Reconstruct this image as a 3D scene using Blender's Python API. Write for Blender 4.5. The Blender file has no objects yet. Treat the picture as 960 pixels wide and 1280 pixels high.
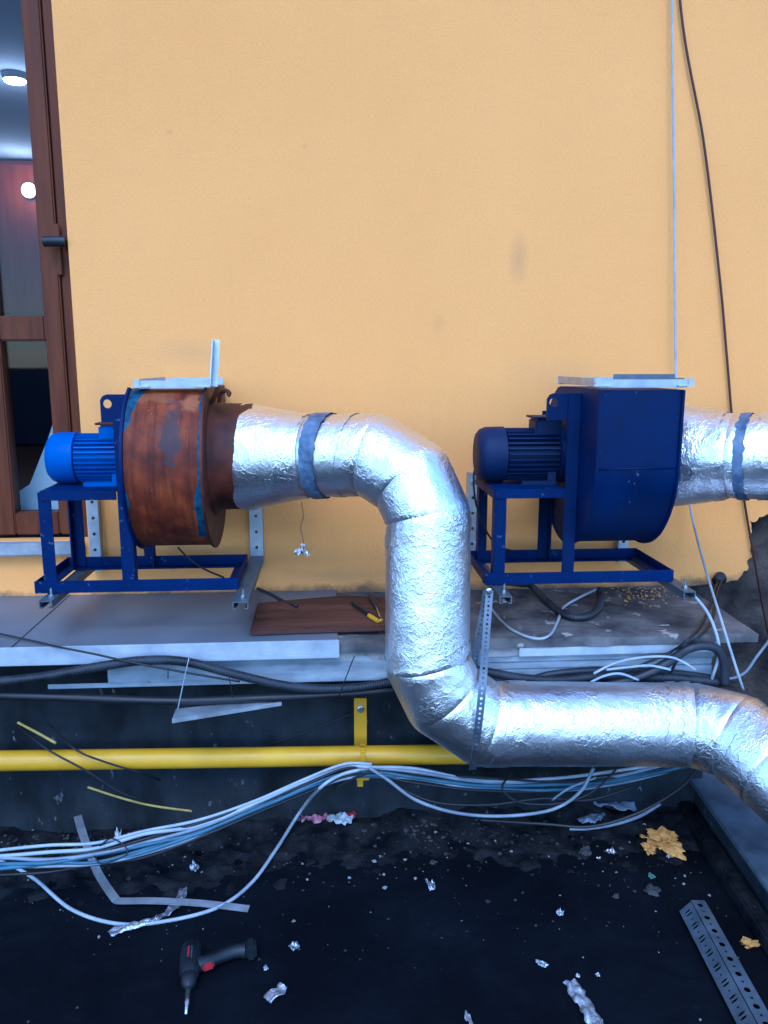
import bpy, bmesh, math, random
from mathutils import Vector, Matrix, noise
random.seed(7)
C = bpy.context.scene.collection
R = math.radians
# ------------------------------------------------------------------ camera
CAM_H, TILT, YAW, FPX = 1.5, R(10.5), R(4.0), 1000.0
FWD = Vector((math.sin(YAW)*math.cos(TILT), math.cos(YAW)*math.cos(TILT), -math.sin(TILT)))
RGT = Vector((math.cos(YAW), -math.sin(YAW), 0))
UPV = RGT.cross(FWD)
def P(px, py, Y=None, Z=None):
    """measured photo point -> point in the world on the plane Y or Z"""
    d = FWD + RGT*((px-480)/FPX) + UPV*((640-py)/FPX)
    k = Y/d.y if Y is not None else (Z-CAM_H)/d.z
    return Vector((0, 0, CAM_H)) + d*k
cd = bpy.data.cameras.new('camera'); cam = bpy.data.objects.new('camera', cd); C.objects.link(cam)
cam.location = (0, 0, CAM_H)
cam.rotation_euler = Matrix((RGT, UPV, -FWD)).transposed().to_euler()
cd.sensor_fit = 'VERTICAL'; cd.sensor_height = 36; cd.lens = 36*FPX/1280
cd.clip_start = .05; cd.clip_end = 1000
bpy.context.scene.camera = cam

# ------------------------------------------------------------------ materials
def newmat(name):
    m = bpy.data.materials.new(name); m.use_nodes = True
    nt = m.node_tree; b = nt.nodes['Principled BSDF']
    return m, nt, b
def N(nt, t, **kw):
    n = nt.nodes.new(t)
    for k, v in kw.items():
        if k.startswith('i_'): n.inputs[k[2:].replace('_', ' ')].default_value = v
        else: setattr(n, k, v)
    return n
def c4(c): return (c[0], c[1], c[2], 1)
def ramp(nt, src, stops):
    r = N(nt, 'ShaderNodeValToRGB'); e = r.color_ramp.elements
    while len(e) < len(stops): e.new(.5)
    for q, (p, c) in zip(e, stops): q.position = p; q.color = c4(c) if hasattr(c, '__len__') else (c, c, c, 1)
    nt.links.new(src, r.inputs[0]); return r.outputs[0]
def mix(nt, fac, a, b):
    n = N(nt, 'ShaderNodeMix', data_type='RGBA')
    for s, v in ((n.inputs[0], fac), (n.inputs[6], a), (n.inputs[7], b)):
        if hasattr(v, 'default_value') or hasattr(v, 'is_output'): nt.links.new(v, s)
        elif s == n.inputs[0]: s.default_value = v
        else: s.default_value = c4(v)
    return n.outputs[2]
def mth(nt, op, a, b=0.0, clamp=False):
    n = N(nt, 'ShaderNodeMath', operation=op, use_clamp=clamp)
    for s, v in ((n.inputs[0], a), (n.inputs[1], b)):
        if hasattr(v, 'is_output'): nt.links.new(v, s)
        else: s.default_value = v
    return n.outputs[0]
def coords(nt, scale=(1, 1, 1)):
    tc = N(nt, 'ShaderNodeTexCoord'); mp = N(nt, 'ShaderNodeMapping'); mp.inputs['Scale'].default_value = scale
    nt.links.new(tc.outputs['Object'], mp.inputs[0]); return mp.outputs[0]
def nz(nt, co, scale, detail=6, rough=.6, dist=0):
    n = N(nt, 'ShaderNodeTexNoise'); n.inputs['Scale'].default_value = scale; n.inputs['Detail'].default_value = detail
    n.inputs['Roughness'].default_value = rough; n.inputs['Distortion'].default_value = dist
    nt.links.new(co, n.inputs['Vector']); return n.outputs['Fac']
def bump(nt, b, h, strength=.3, dist=.002):
    n = N(nt, 'ShaderNodeBump'); n.inputs['Strength'].default_value = strength; n.inputs['Distance'].default_value = dist
    nt.links.new(h, n.inputs['Height']); nt.links.new(n.outputs[0], b.inputs['Normal'])
def M(name, c1, c2=None, scale=8, rough=.6, metal=0, spec=.4, bst=.25, bsc=60, bd=.002, stretch=(1, 1, 1), speck=None, sp_scale=60, sp_at=.68, lo=.35, hi=.68):
    m, nt, b = newmat(name)
    co = coords(nt, stretch)
    f = nz(nt, co, scale)
    col = ramp(nt, f, [(lo, c1), (hi, c2 or c1)])
    if speck:
        s = nz(nt, co, sp_scale, 3)
        k = ramp(nt, s, [(sp_at, 0.0), (sp_at+.05, 1.0)])
        col = mix(nt, k, col, speck)
    nt.links.new(col, b.inputs['Base Color'])
    rr = ramp(nt, f, [(.3, max(0, rough-.08)), (.7, min(1, rough+.08))])
    nt.links.new(rr, b.inputs['Roughness'])
    b.inputs['Metallic'].default_value = metal; b.inputs['Specular IOR Level'].default_value = spec
    if bst: bump(nt, b, nz(nt, co, bsc, 5), bst, bd)
    return m

def foil_mat(name='crumpled_foil', base=(.93, .94, .96), rough=.28, st=.64):
    m, nt, b = newmat(name)
    co = coords(nt)
    n1 = nz(nt, coords(nt, (1, 1, .75)), 62, 6, .62, 1.6); n2 = nz(nt, co, 190, 4, .6, 1.5); n3 = nz(nt, co, 14, 3, .5)
    v = N(nt, 'ShaderNodeTexVoronoi', feature='DISTANCE_TO_EDGE'); v.inputs['Scale'].default_value = 42
    w = N(nt, 'ShaderNodeVectorMath', operation='ADD'); nn = N(nt, 'ShaderNodeTexNoise'); nn.inputs['Scale'].default_value = 25
    nt.links.new(co, nn.inputs['Vector']); sc = N(nt, 'ShaderNodeVectorMath', operation='SCALE'); sc.inputs['Scale'].default_value = .07
    nt.links.new(nn.outputs['Color'], sc.inputs[0]); nt.links.new(co, w.inputs[0]); nt.links.new(sc.outputs[0], w.inputs[1])
    nt.links.new(w.outputs[0], v.inputs['Vector'])
    vr = ramp(nt, v.outputs['Distance'], [(0, 1.0), (.12, 0.0)])
    mask = ramp(nt, n3, [(.35, .25), (.65, 1.0)])
    h = mth(nt, 'ADD', mth(nt, 'MULTIPLY', n1, 1.0), mth(nt, 'MULTIPLY', n2, .35))
    h = mth(nt, 'ADD', h, mth(nt, 'MULTIPLY', vr, .3))
    h = mth(nt, 'MULTIPLY', h, mask)
    bump(nt, b, h, st, .0034)
    col = ramp(nt, n3, [(.3, tuple(x*.86 for x in base)), (.7, base)])
    nt.links.new(col, b.inputs['Base Color'])
    b.inputs['Metallic'].default_value = 1
    nt.links.new(ramp(nt, n3, [(.3, rough+.12), (.7, rough)]), b.inputs['Roughness'])
    return m

def render_mat():
    m, nt, b = newmat('orange_render')
    co = coords(nt)
    big = nz(nt, co, 1.1, 4, .5); med = nz(nt, co, 5, 5); fine = nz(nt, co, 260, 4, .7)
    col = ramp(nt, big, [(.3, (.79, .355, .096)), (.7, (.85, .395, .112))])
    st = nz(nt, coords(nt, (9, 9, .5)), 1.0, 5)
    col = mix(nt, ramp(nt, st, [(.62, 0.0), (.85, .22)]), col, (.48, .27, .11))
    # a soot smudge and a few scuffs with a shape of their own
    tc = N(nt, 'ShaderNodeTexCoord')
    def spot(x, z, rx, rz, strength, c, col):
        mp = N(nt, 'ShaderNodeMapping', vector_type='TEXTURE'); mp.inputs['Location'].default_value = (x, 0, z)
        mp.inputs['Scale'].default_value = (rx, 5.0, rz)
        nt.links.new(tc.outputs['Object'], mp.inputs[0])
        ln = N(nt, 'ShaderNodeVectorMath', operation='LENGTH'); nt.links.new(mp.outputs[0], ln.inputs[0])
        d = mth(nt, 'ADD', ln.outputs['Value'], mth(nt, 'MULTIPLY', mth(nt, 'SUBTRACT', med, .5), 1.1))
        k = ramp(nt, d, [(.0, strength), (1.0, 0.0)])
        return mix(nt, k, col, c)
    q = P(648, 325, Y=2.75); col = spot(q.x, q.z, .04, .09, .3, (.16, .13, .10), col)
    for (px, py, a, bb, s) in ((548, 405, .03, .05, .15), (240, 440, .16, .06, .2), (130, 500, .06, .2, .15), (690, 470, .2, .07, .18), (420, 720, .3, .035, .3), (212, 165, .015, .012, .3), (380, 183, .01, .01, .3)):
        q = P(px, py, Y=2.75); col = spot(q.x, q.z, a, bb, s, (.30, .2, .12), col)
    sz = N(nt, 'ShaderNodeSeparateXYZ'); nt.links.new(co, sz.inputs[0])
    low = mth(nt, 'ADD', mth(nt, 'SUBTRACT', sz.outputs[2], .70), mth(nt, 'MULTIPLY', mth(nt, 'SUBTRACT', nz(nt, co, 13, 7, .7), .5), .12))
    col = mix(nt, ramp(nt, low, [(0.0, .85), (.035, 0.0)]), col, (.13, .09, .065))
    col = mix(nt, ramp(nt, nz(nt, co, 170, 3, .8), [(.36, .2), (.5, 0.0)]), col, (.50, .22, .06))
    col = mix(nt, ramp(nt, nz(nt, co, 210, 3, .8), [(.52, 0.0), (.68, .25)]), col, (.92, .52, .19))
    nt.links.new(col, b.inputs['Base Color'])
    b.inputs['Roughness'].default_value = .92; b.inputs['Specular IOR Level'].default_value = .15
    h = mth(nt, 'ADD', fine, mth(nt, 'MULTIPLY', nz(nt, co, 90, 4), .8))
    bump(nt, b, h, .55, .003)
    return m

def rust_mat():
    """rusted drum: brown rust with streaks, a dark scorched oval and remnants of blue paint at both rims (local x 0 .. .225)"""
    m, nt, b = newmat('rusted_paint')
    tc = N(nt, 'ShaderNodeTexCoord'); co = tc.outputs['Object']
    sx = N(nt, 'ShaderNodeSeparateXYZ'); nt.links.new(co, sx.inputs[0]); X, Z = sx.outputs[0], sx.outputs[2]
    n1 = nz(nt, co, 9, 6, .65); n2 = nz(nt, coords(nt, (34, 3, 2.0)), 1.6, 6, .7); n3 = nz(nt, co, 45, 5)
    col = ramp(nt, n1, [(.28, (.04, .008, .004)), (.47, (.13, .023, .007)), (.67, (.25, .053, .012))])
    col = mix(nt, ramp(nt, n2, [(.46, 0.0), (.68, .8)]), col, (.035, .010, .007))
    col = mix(nt, ramp(nt, n3, [(.66, 0.0), (.74, .6)]), col, (.36, .16, .07))
    def oval(x, z, rx, rz):
        mp = N(nt, 'ShaderNodeMapping', vector_type='TEXTURE'); mp.inputs['Location'].default_value = (x, 0, z); mp.inputs['Scale'].default_value = (rx, 9, rz)
        nt.links.new(co, mp.inputs[0]); ln = N(nt, 'ShaderNodeVectorMath', operation='LENGTH'); nt.links.new(mp.outputs[0], ln.inputs[0])
        return mth(nt, 'ADD', ln.outputs['Value'], mth(nt, 'MULTIPLY', mth(nt, 'SUBTRACT', nz(nt, co, 28, 6, .75), .5), 2.4))
    col = mix(nt, ramp(nt, oval(.130, .455, .034, .095), [(.62, .8), (1.05, 0.0)]), col, (.04, .035, .04))
    col = mix(nt, ramp(nt, oval(.178, .545, .03, .03), [(.5, .55), (.9, 0.0)]), col, (.36, .13, .05))
    col = mix(nt, ramp(nt, oval(.07, .56, .07, .025), [(.4, .45), (.9, 0.0)]), col, (.32, .11, .04))
    wob = mth(nt, 'MULTIPLY', mth(nt, 'SUBTRACT', nz(nt, co, 16, 5), .5), .05)
    left = mth(nt, 'ADD', X, wob)
    lim = mth(nt, 'MULTIPLY', mth(nt, 'MAXIMUM', mth(nt, 'SUBTRACT', Z, .45), 0.0), .32)
    kl = mth(nt, 'GREATER_THAN', mth(nt, 'ADD', lim, .002), left)
    rlim = mth(nt, 'ADD', .2025, mth(nt, 'MULTIPLY', mth(nt, 'MAXIMUM', mth(nt, 'SUBTRACT', .40, Z), 0.0), -.09))
    kr = mth(nt, 'GREATER_THAN', mth(nt, 'ADD', X, mth(nt, 'MULTIPLY', wob, .6)), rlim)
    k = mth(nt, 'MAXIMUM', kl, kr)
    low = mth(nt, 'GREATER_THAN', Z, .16); k = mth(nt, 'MULTIPLY', k, low)
    col = mix(nt, k, col, mix(nt, ramp(nt, n3, [(.35, 0.0), (.65, 1.0)]), (.006, .03, .06), (.022, .085, .14)))
    nt.links.new(col, b.inputs['Base Color']); b.inputs['Roughness'].default_value = .62
    b.inputs['Specular IOR Level'].default_value = .2
    bump(nt, b, mth(nt, 'ADD', n3, n1), .35, .002)
    return m

MT = {}
MT['foil'] = foil_mat()
MT['scrap'] = foil_mat('scrap_foil', (.6, .63, .67), .4, .8)
MT['render'] = render_mat()
MT['rust'] = rust_mat()
MT['rust_dark'] = M('dark_rust', (.03, .008, .005), (.11, .026, .012), 10, .55, 0, .25, .3, 60)
MT['masonry'] = M('broken_masonry', (.022, .018, .017), (.10, .08, .065), 7, .95, 0, .1, .9, 14, .03)
MT['blue_bright'] = M('bright_blue_paint', (.002, .045, .23), (.003, .08, .33), 7, .5, 0, .25, .12, 90, .001, speck=(.02, .03, .06), sp_scale=40, sp_at=.7)
MT['blue'] = M('royal_blue_paint', (.0008, .0085, .056), (.0012, .014, .082), 9, .55, 0, .14, .15, 90, .001, speck=(.06, .085, .14), sp_scale=60, sp_at=.655)
MT['navy'] = M('navy_paint', (.0005, .0070, .042), (.0008, .012, .068), 6, .55, 0, .16, .15, 70, .001, speck=(.10, .14, .2), sp_scale=48, sp_at=.70)
MT['navy_dark'] = M('dark_navy_paint', (.002, .008, .034), (.004, .014, .055), 8, .55, 0, .2, .15, 80, .001, speck=(.08, .1, .13), sp_scale=60, sp_at=.72)
MT['galv'] = M('galvanised_steel', (.34, .37, .40), (.50, .53, .56), 22, .45, .7, .5, .1, 120, .001)
MT['strap'] = M('grey_zinc', (.085, .11, .135), (.14, .17, .2), 18, .5, .6, .5, .1, 120, .001)
MT['band'] = M('blue_grey_tape', (.035, .065, .12), (.13, .18, .26), 25, .45, 0, .5, .6, 40, .006)
MT['bitumen'] = None
MT['dirty_concrete'] = M('dirty_concrete', (.04, .04, .045), (.17, .16, .15), 7, .92, 0, .2, .6, 45, .006, speck=(.34, .31, .27), sp_scale=17, sp_at=.635)
MT['edge_concrete'] = M('pale_edge_concrete', (.15, .15, .15), (.34, .34, .33), 14, .92, 0, .2, .7, 50, .006)
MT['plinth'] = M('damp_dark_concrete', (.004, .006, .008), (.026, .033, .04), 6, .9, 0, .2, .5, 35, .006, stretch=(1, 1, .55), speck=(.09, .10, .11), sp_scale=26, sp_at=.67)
MT['sheet'] = M('grey_coated_sheet', (.10, .125, .155), (.15, .175, .205), 3, .42, .1, .5, .08, 8, .004, speck=(.10, .11, .13), sp_scale=14, sp_at=.7)
MT['white_trim'] = M('white_trim', (.26, .29, .32), (.40, .43, .46), 12, .55, 0, .4, .1, 60)
MT['foam'] = M('white_foam_board', (.17, .20, .23), (.32, .36, .39), 7, .8, 0, .2, .35, 50, .003, stretch=(1, 1, 4), speck=(.12, .13, .14), sp_scale=25, sp_at=.7)
MT['plank'] = M('red_brown_wood', (.035, .014, .010), (.105, .042, .028), 3, .7, 0, .25, .3, 30, .003, stretch=(1, 9, 9))
MT['brown_frame'] = M('brown_woodgrain', (.075, .019, .006), (.125, .036, .011), 3, .5, 0, .18, .05, 60, .001, stretch=(14, 14, 1))
MT['black'] = M('black_plastic', (.006, .007, .010), (.014, .016, .02), 12, .5, 0, .4, .05, 60)
MT['conduit'] = M('black_conduit', (.007, .009, .014), (.03, .036, .045), 10, .5, 0, .4, .1, 60)
MT['white_cable'] = M('white_cable', (.25, .29, .33), (.38, .42, .45), 14, .5, 0, .4, 0)
MT['grey_cable'] = M('grey_cable', (.13, .16, .2), (.24, .28, .33), 14, .55, 0, .4, 0)
MT['blue_cable'] = M('blue_cable', (.03, .075, .12), (.06, .14, .2), 9, .5, 0, .4, 0)
MT['red_cable'] = M('dark_red_cable', (.035, .009, .008), (.07, .018, .014), 9, .5, 0, .4, 0)
MT['yellow'] = M('yellow_gas_paint', (.50, .27, .008), (.60, .345, .012), 6, .42, 0, .4, .08, 60, .001, speck=(.28, .18, .03), sp_scale=30, sp_at=.74)
MT['straw'] = M('dry_straw', (.30, .22, .05), (.42, .33, .1), 30, .8, 0, .2, 0)
MT['twig'] = M('dark_twig', (.02, .02, .022), (.05, .045, .04), 30, .8, 0, .2, 0)
MT['beige'] = M('beige_plaster', (.42, .215, .055), (.58, .32, .09), 9, .95, 0, .1, .7, 40, .006)
MT['green'] = M('green_plastic', (.04, .13, .09), (.08, .2, .14), 20, .6)
MT['stone'] = M('grey_stone', (.018, .02, .022), (.075, .075, .075), 9, .95, 0, .1, .4, 80)
MT['red'] = M('red_plastic', (.24, .014, .02), (.34, .02, .03), 20, .5)
MT['pink'] = M('pink_plastic', (.30, .05, .10), (.5, .3, .36), 40, .5)
MT['drill'] = M('dark_drill_plastic', (.003, .006, .009), (.007, .012, .017), 20, .5, 0, .4, .1, 100)
MT['steel'] = M('bright_steel', (.5, .52, .55), (.62, .64, .67), 30, .3, 1, .5, 0)
MT['film'] = M('grey_film', (.09, .12, .16), (.2, .25, .3), 14, .5, 0, .4, .3, 40)
MT['beam'] = M('weathered_grey_board', (.03, .045, .06), (.11, .14, .17), 6, .75, 0, .3, .4, 40, .004, stretch=(1, 1, 1))
MT['room_wall'] = M('interior_plaster', (.07, .03, .02), (.10, .045, .03), 5, .9, 0, .1, 0)
MT['ceiling'] = M('interior_ceiling', (.62, .66, .74), (.66, .7, .78), 5, .9, 0, .1, 0)
MT['cabinet'] = M('red_brown_cabinet', (.30, .032, .006), (.42, .05, .010), 3, .5, 0, .3, .05, 60, stretch=(10, 10, 1))
MT['panel'] = M('pale_blue_panel', (.55, .62, .66), (.75, .8, .82), 10, .7)
MT['threshold'] = M('grey_threshold', (.2, .21, .22), (.33, .33, .33), 14, .85, 0, .2, .3, 60)

def ground_mat():
    m, nt, b = newmat('black_bitumen')
    co = coords(nt)
    n1 = nz(nt, co, 3.0, 7, .65, .4); n2 = nz(nt, co, 120, 4, .7); n3 = nz(nt, co, 24, 5)
    col = ramp(nt, n1, [(.40, (.0022, .0030, .0052)), (.62, (.0048, .0064, .0098)), (.72, (.013, .0155, .019))])
    col = mix(nt, ramp(nt, n3, [(.66, 0.0), (.8, .5)]), col, (.02, .022, .024))
    nt.links.new(col, b.inputs['Base Color']); b.inputs['Roughness'].default_value = .85
    b.inputs['Specular IOR Level'].default_value = .05
    bump(nt, b, mth(nt, 'ADD', n2, mth(nt, 'MULTIPLY', n3, 2)), .5, .004)
    return m
MT['bitumen'] = ground_mat()
MT['soil'] = M('dark_dirt', (.003, .004, .006), (.020, .021, .023), 14, .95, 0, .05, .9, 50, .01, speck=(.1, .095, .085), sp_scale=45, sp_at=.7)
def glass_mat():
    m, nt, b = newmat('door_glass'); nt.nodes.remove(b)
    out = nt.nodes['Material Output']
    t = N(nt, 'ShaderNodeBsdfTransparent'); t.inputs[0].default_value = (.86, .9, .92, 1)
    g = N(nt, 'ShaderNodeBsdfGlossy'); g.inputs['Roughness'].default_value = .02
    fr = N(nt, 'ShaderNodeFresnel'); fr.inputs[0].default_value = 1.28
    ms = N(nt, 'ShaderNodeMixShader'); nt.links.new(fr.outputs[0], ms.inputs[0]); nt.links.new(t.outputs[0], ms.inputs[1]); nt.links.new(g.outputs[0], ms.inputs[2])
    nt.links.new(ms.outputs[0], out.inputs[0]); return m
MT['glass'] = glass_mat()
def emit_mat(s):
    m, nt, b = newmat('lit_lamp'); b.inputs['Base Color'].default_value = (.9, .9, .9, 1)
    b.inputs['Emission Color'].default_value = (1, .96, .88, 1); b.inputs['Emission Strength'].default_value = s; return m
MT['lamp'] = emit_mat(12)

# ------------------------------------------------------------------ mesh builder
class MB:
    def __init__(s): s.v = []; s.f = []
    def add(s, vs, fs):
        o = len(s.v); s.v += [Vector(q) for q in vs]; s.f += [tuple(i+o for i in f) for f in fs]
    def box(s, lo, hi, rot=None, piv=None):
        x0, y0, z0 = lo; x1, y1, z1 = hi
        vs = [Vector(q) for q in ((x0,y0,z0),(x1,y0,z0),(x1,y1,z0),(x0,y1,z0),(x0,y0,z1),(x1,y0,z1),(x1,y1,z1),(x0,y1,z1))]
        if rot is not None:
            p = Vector(piv) if piv is not None else (vs[0]+vs[6])/2
            vs = [rot @ (q-p)+p for q in vs]
        s.add(vs, [(0,3,2,1),(4,5,6,7),(0,1,5,4),(1,2,6,5),(2,3,7,6),(3,0,4,7)]); return s
    def bar(s, a, b, w, h, up=(0, 0, 1)):
        a, b = Vector(a), Vector(b); d = (b-a).normalized(); r = d.cross(Vector(up)).normalized(); u = r.cross(d)
        vs = [q + r*i*w/2 + u*j*h/2 for q in (a, b) for i, j in ((-1,-1),(1,-1),(1,1),(-1,1))]
        s.add(vs, [(3,2,1,0),(4,5,6,7),(0,1,5,4),(1,2,6,5),(2,3,7,6),(3,0,4,7)]); return s
    def tube(s, pts, rad, seg=12, cap=True):
        pts = [Vector(p) for p in pts]; n = len(pts)
        rad = rad if hasattr(rad, '__len__') else [rad]*n
        t0 = (pts[1]-pts[0]).normalized(); u = t0.orthogonal().normalized(); o = len(s.v)
        for i in range(n):
            t = (pts[min(i+1, n-1)]-pts[max(i-1, 0)]).normalized()
            u = (u-t*u.dot(t)).normalized(); w = t.cross(u)
            for k in range(seg):
                a = 2*math.pi*k/seg; s.v.append(pts[i]+(u*math.cos(a)+w*math.sin(a))*rad[i])
        for i in range(n-1):
            for k in range(seg):
                k2 = (k+1) % seg; s.f.append((o+i*seg+k, o+i*seg+k2, o+(i+1)*seg+k2, o+(i+1)*seg+k))
        if cap:
            s.f.append(tuple(o+k for k in reversed(range(seg)))); s.f.append(tuple(o+(n-1)*seg+k for k in range(seg)))
        return s
    def lathe(s, o, axis, prof, seg=48):
        """prof: list of (distance along axis, radius)"""
        return s.tube([Vector(o)+Vector(axis).normalized()*d for d, r in prof], [max(r, .0005) for d, r in prof], seg)
    def plate(s, outer, holes, thick, to3d):
        """flat plate with holes: outline in 2-D, to3d(u, v, w) places it, w runs 0..thick"""
        bm = bmesh.new(); loops = []
        for lp in [outer]+holes:
            vs = [bm.verts.new((u, v, 0)) for u, v in lp]; es = [bm.edges.new((vs[i], vs[(i+1) % len(vs)])) for i in range(len(vs))]; loops.append(vs)
        bmesh.ops.triangle_fill(bm, use_beauty=True, use_dissolve=False, edges=list(bm.edges), normal=(0, 0, 1))
        bm.verts.index_update(); bm.faces.ensure_lookup_table()
        n = len(bm.verts); flat = [v.co.copy() for v in bm.verts]; faces = [[v.index for v in f.verts] for f in bm.faces]
        lidx = [[v.index for v in lp] for lp in loops]; bm.free()
        vs = [to3d(q.x, q.y, 0) for q in flat]+[to3d(q.x, q.y, thick) for q in flat]
        fs = [tuple(reversed(f)) for f in faces]+[tuple(i+n for i in f) for f in faces]
        for lp in lidx:
            for i in range(len(lp)):
                a, b = lp[i], lp[(i+1) % len(lp)]; fs.append((a, b, b+n, a+n))
        s.add(vs, fs); return s
    def build(s, name, mat, parent=None, smooth=False, bevel=0, recalc=True, auto=None):
        off = parent.matrix_world.translation if parent and parent.type == 'EMPTY' else (Vector(parent['_o']) if parent else None)
        if off is None:
            xs = [v.x for v in s.v]; ys = [v.y for v in s.v]; zs = [v.z for v in s.v]
            off = Vector(((min(xs)+max(xs))/2, (min(ys)+max(ys))/2, min(zs)))
        me = bpy.data.meshes.new(name); me.from_pydata([v-off for v in s.v], [], s.f)
        if recalc or bevel:
            bm = bmesh.new(); bm.from_mesh(me); bmesh.ops.recalc_face_normals(bm, faces=bm.faces)
            if bevel:
                bmesh.ops.bevel(bm, geom=[e for e in bm.edges if len(e.link_faces) == 2 and e.calc_face_angle(0) > .6], offset=bevel, segments=2, affect='EDGES', clamp_overlap=True)
            bm.to_mesh(me); bm.free()
        me.materials.append(mat); o = bpy.data.objects.new(name, me); C.objects.link(o); ORG[o.name] = off
        if parent: o.parent = parent
        else: o.location = off
        if smooth:
            me.polygons.foreach_set('use_smooth', [True]*len(me.polygons))
            if auto: me.set_sharp_from_angle(angle=R(auto))
        return o
ORG = {}
def sub(parent):
    return ORG[parent.name]
_build = MB.build
def build(s, name, mat, parent=None, **kw):
    if parent is not None and parent.type == 'MESH':      # sub-part: same local frame as its part
        tmp = bpy.data.objects.new('tmp', None); tmp.matrix_world = Matrix.Translation(ORG[parent.name])
        o = _build(s, name, mat, tmp, **kw); o.parent = parent; bpy.data.objects.remove(tmp); return o
    return _build(s, name, mat, parent, **kw)
MB.build = build
def thing(name, label, cat, loc, group=None):
    o = bpy.data.objects.new(name, None); C.objects.link(o); o.location = loc; o.empty_display_size = .05
    o.matrix_world = Matrix.Translation(Vector(loc))
    o['label'] = label; o['category'] = cat
    if group: o['group'] = group
    return o
def tag(o, label, cat, group=None):
    o['label'] = label; o['category'] = cat
    if group: o['group'] = group
    return o
def kind(o, k, label=None, cat=None):
    o['kind'] = k
    if label: o['label'] = label
    if cat: o['category'] = cat
    return o
def smoothpath(pts, step=.008):
    pts = [Vector(p) for p in pts]; q = [pts[0]*2-pts[1]]+pts+[pts[-1]*2-pts[-2]]; out = []
    for i in range(1, len(q)-2):
        p0, p1, p2, p3 = q[i-1:i+3]; n = max(2, int((p2-p1).length/step))
        for k in range(n):
            t = k/n
            out.append(.5*((2*p1)+(p2-p0)*t+(2*p0-5*p1+4*p2-p3)*t*t+(3*p1-p0-3*p2+p3)*t**3))
    out.append(pts[-1]); return out
def circle(u, v, r, n=12, ry=None): return [(u+r*math.cos(2*math.pi*k/n), v+(ry or r)*math.sin(2*math.pi*k/n)) for k in range(n)]
def cable(name, pts, r, mat, label, cat='cable', group=None, corr=False, step=.01, seg=8):
    """pts: world points; corr: ribbed conduit"""
    path = smoothpath(pts, .0017 if corr else step)
    rad = r
    if corr: rad = [r*(1+.09*math.sin(i*2*math.pi/4.0)) for i in range(len(path))]
    return tag(MB().tube(path, rad, seg).build(name, mat, smooth=True), label, cat, group)
def PX(lst):
    """list of (px, py, ('Y'|'Z', value))"""
    return [P(a, b, Y=c) if k == 'Y' else P(a, b, Z=c) for a, b, k, c in lst]
def YL(Y, *pts): return [P(a, b, Y=Y) for a, b in pts]
def ZL(Z, *pts): return [P(a, b, Z=Z) for a, b in pts]

# ------------------------------------------------------------------ setting
g = MB(); g.add([(-300, -300, 0), (300, -300, 0), (300, 300, 0), (-300, 300, 0)], [(0, 1, 2, 3)])
kind(g.build('ground', MT['bitumen']), 'structure')

# house wall ---------------------------------------------------------
WY = 2.75
DX0, DX1, DZ0, DZ1 = -1.95, -.826, .905, 2.78
hw = thing('house_wall', 'orange rendered house wall with stained plaster broken off at the lower right', 'wall', (0, WY, 0))
rag = []
for (px, py) in ((905, 727), (922, 724), (932, 712), (938, 700), (941, 684), (939, 668), (937, 655), (944, 650), (953, 647), (968, 640), (985, 652), (1010, 640), (1050, 655), (1100, 640)):
    q = P(px, py, Y=WY); rag.append((q.x+random.uniform(-.004, .004), q.z+random.uniform(-.004, .004)))
fine = []
for (x0, z0), (x1, z1) in zip(rag, rag[1:]):
    for k in range(6):
        t = k/6; x, z = x0+(x1-x0)*t, z0+(z1-z0)*t
        fine.append((x+.016*noise.noise(Vector((x*45, z*45, 1))), z+.016*noise.noise(Vector((x*45, z*45, 6)))))
rag = fine+[rag[-1]]
outer = [(-5, .66), (-5, 6), (6, 6), (6, .95)]+rag[::-1]+[(1.285, .695), (1.27, .66)]
door_hole = [(DX0, DZ0), (DX1, DZ0), (DX1, DZ1), (DX0, DZ1)]
MB().plate(outer, [door_hole], .05, lambda u, v, w: Vector((u, WY+w, v))).build('plaster', MT['render'], hw)
MB().plate([(-5, 0), (6, 0), (6, 5.98), (-5, 5.98)], [[(DX0-.01, DZ0), (DX1+.01, DZ0), (DX1+.01, DZ1), (DX0-.01, DZ1)]], .28, lambda u, v, w: Vector((u, WY+.053+w, v))).build('masonry', MT['masonry'], hw)

# room behind the door -------------------------------------------------
def slab(name, lo, hi, mat): return kind(MB().box(lo, hi).build(name, mat), 'structure')
RY0, RY1 = 3.085, 6.5
slab('room_floor', (-5, RY0, .80), (-.5, RY1, .9), MT['plank'])
slab('ceiling', (-5, RY0, 2.9), (-.5, RY1+.2, 3.0), MT['ceiling'])
slab('room_wall', (-5, RY1, .9), (-.5, RY1+.1, 2.897), MT['room_wall'])
slab('room_wall', (-.5, RY0, .8), (-.4, RY1+.2, 3.0), MT['room_wall'])
slab('room_wall', (-5.1, RY0, .8), (-5.0, RY1+.2, 3.0), MT['room_wall'])
cb = thing('wall_cabinet', 'red-brown wooden cabinet standing at the back of the room behind the door', 'cabinet', (-2.6, 6.25, .9))
MB().box((-4.6, 6.05, 1.85), (-1.2, 6.48, 2.88)).build('cupboard_body', MT['cabinet'], cb)
for i in range(6):
    x = -4.6+i*.567; MB().box((x+.01, 6.03, 1.87), (x+.557, 6.048, 2.86)).build('cupboard_door', MT['cabinet'], cb, bevel=.006)
MB().box((-4.6, 6.05, .92), (-1.2, 6.48, 1.45)).build('base_unit', MT['navy_dark'], cb)
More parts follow.
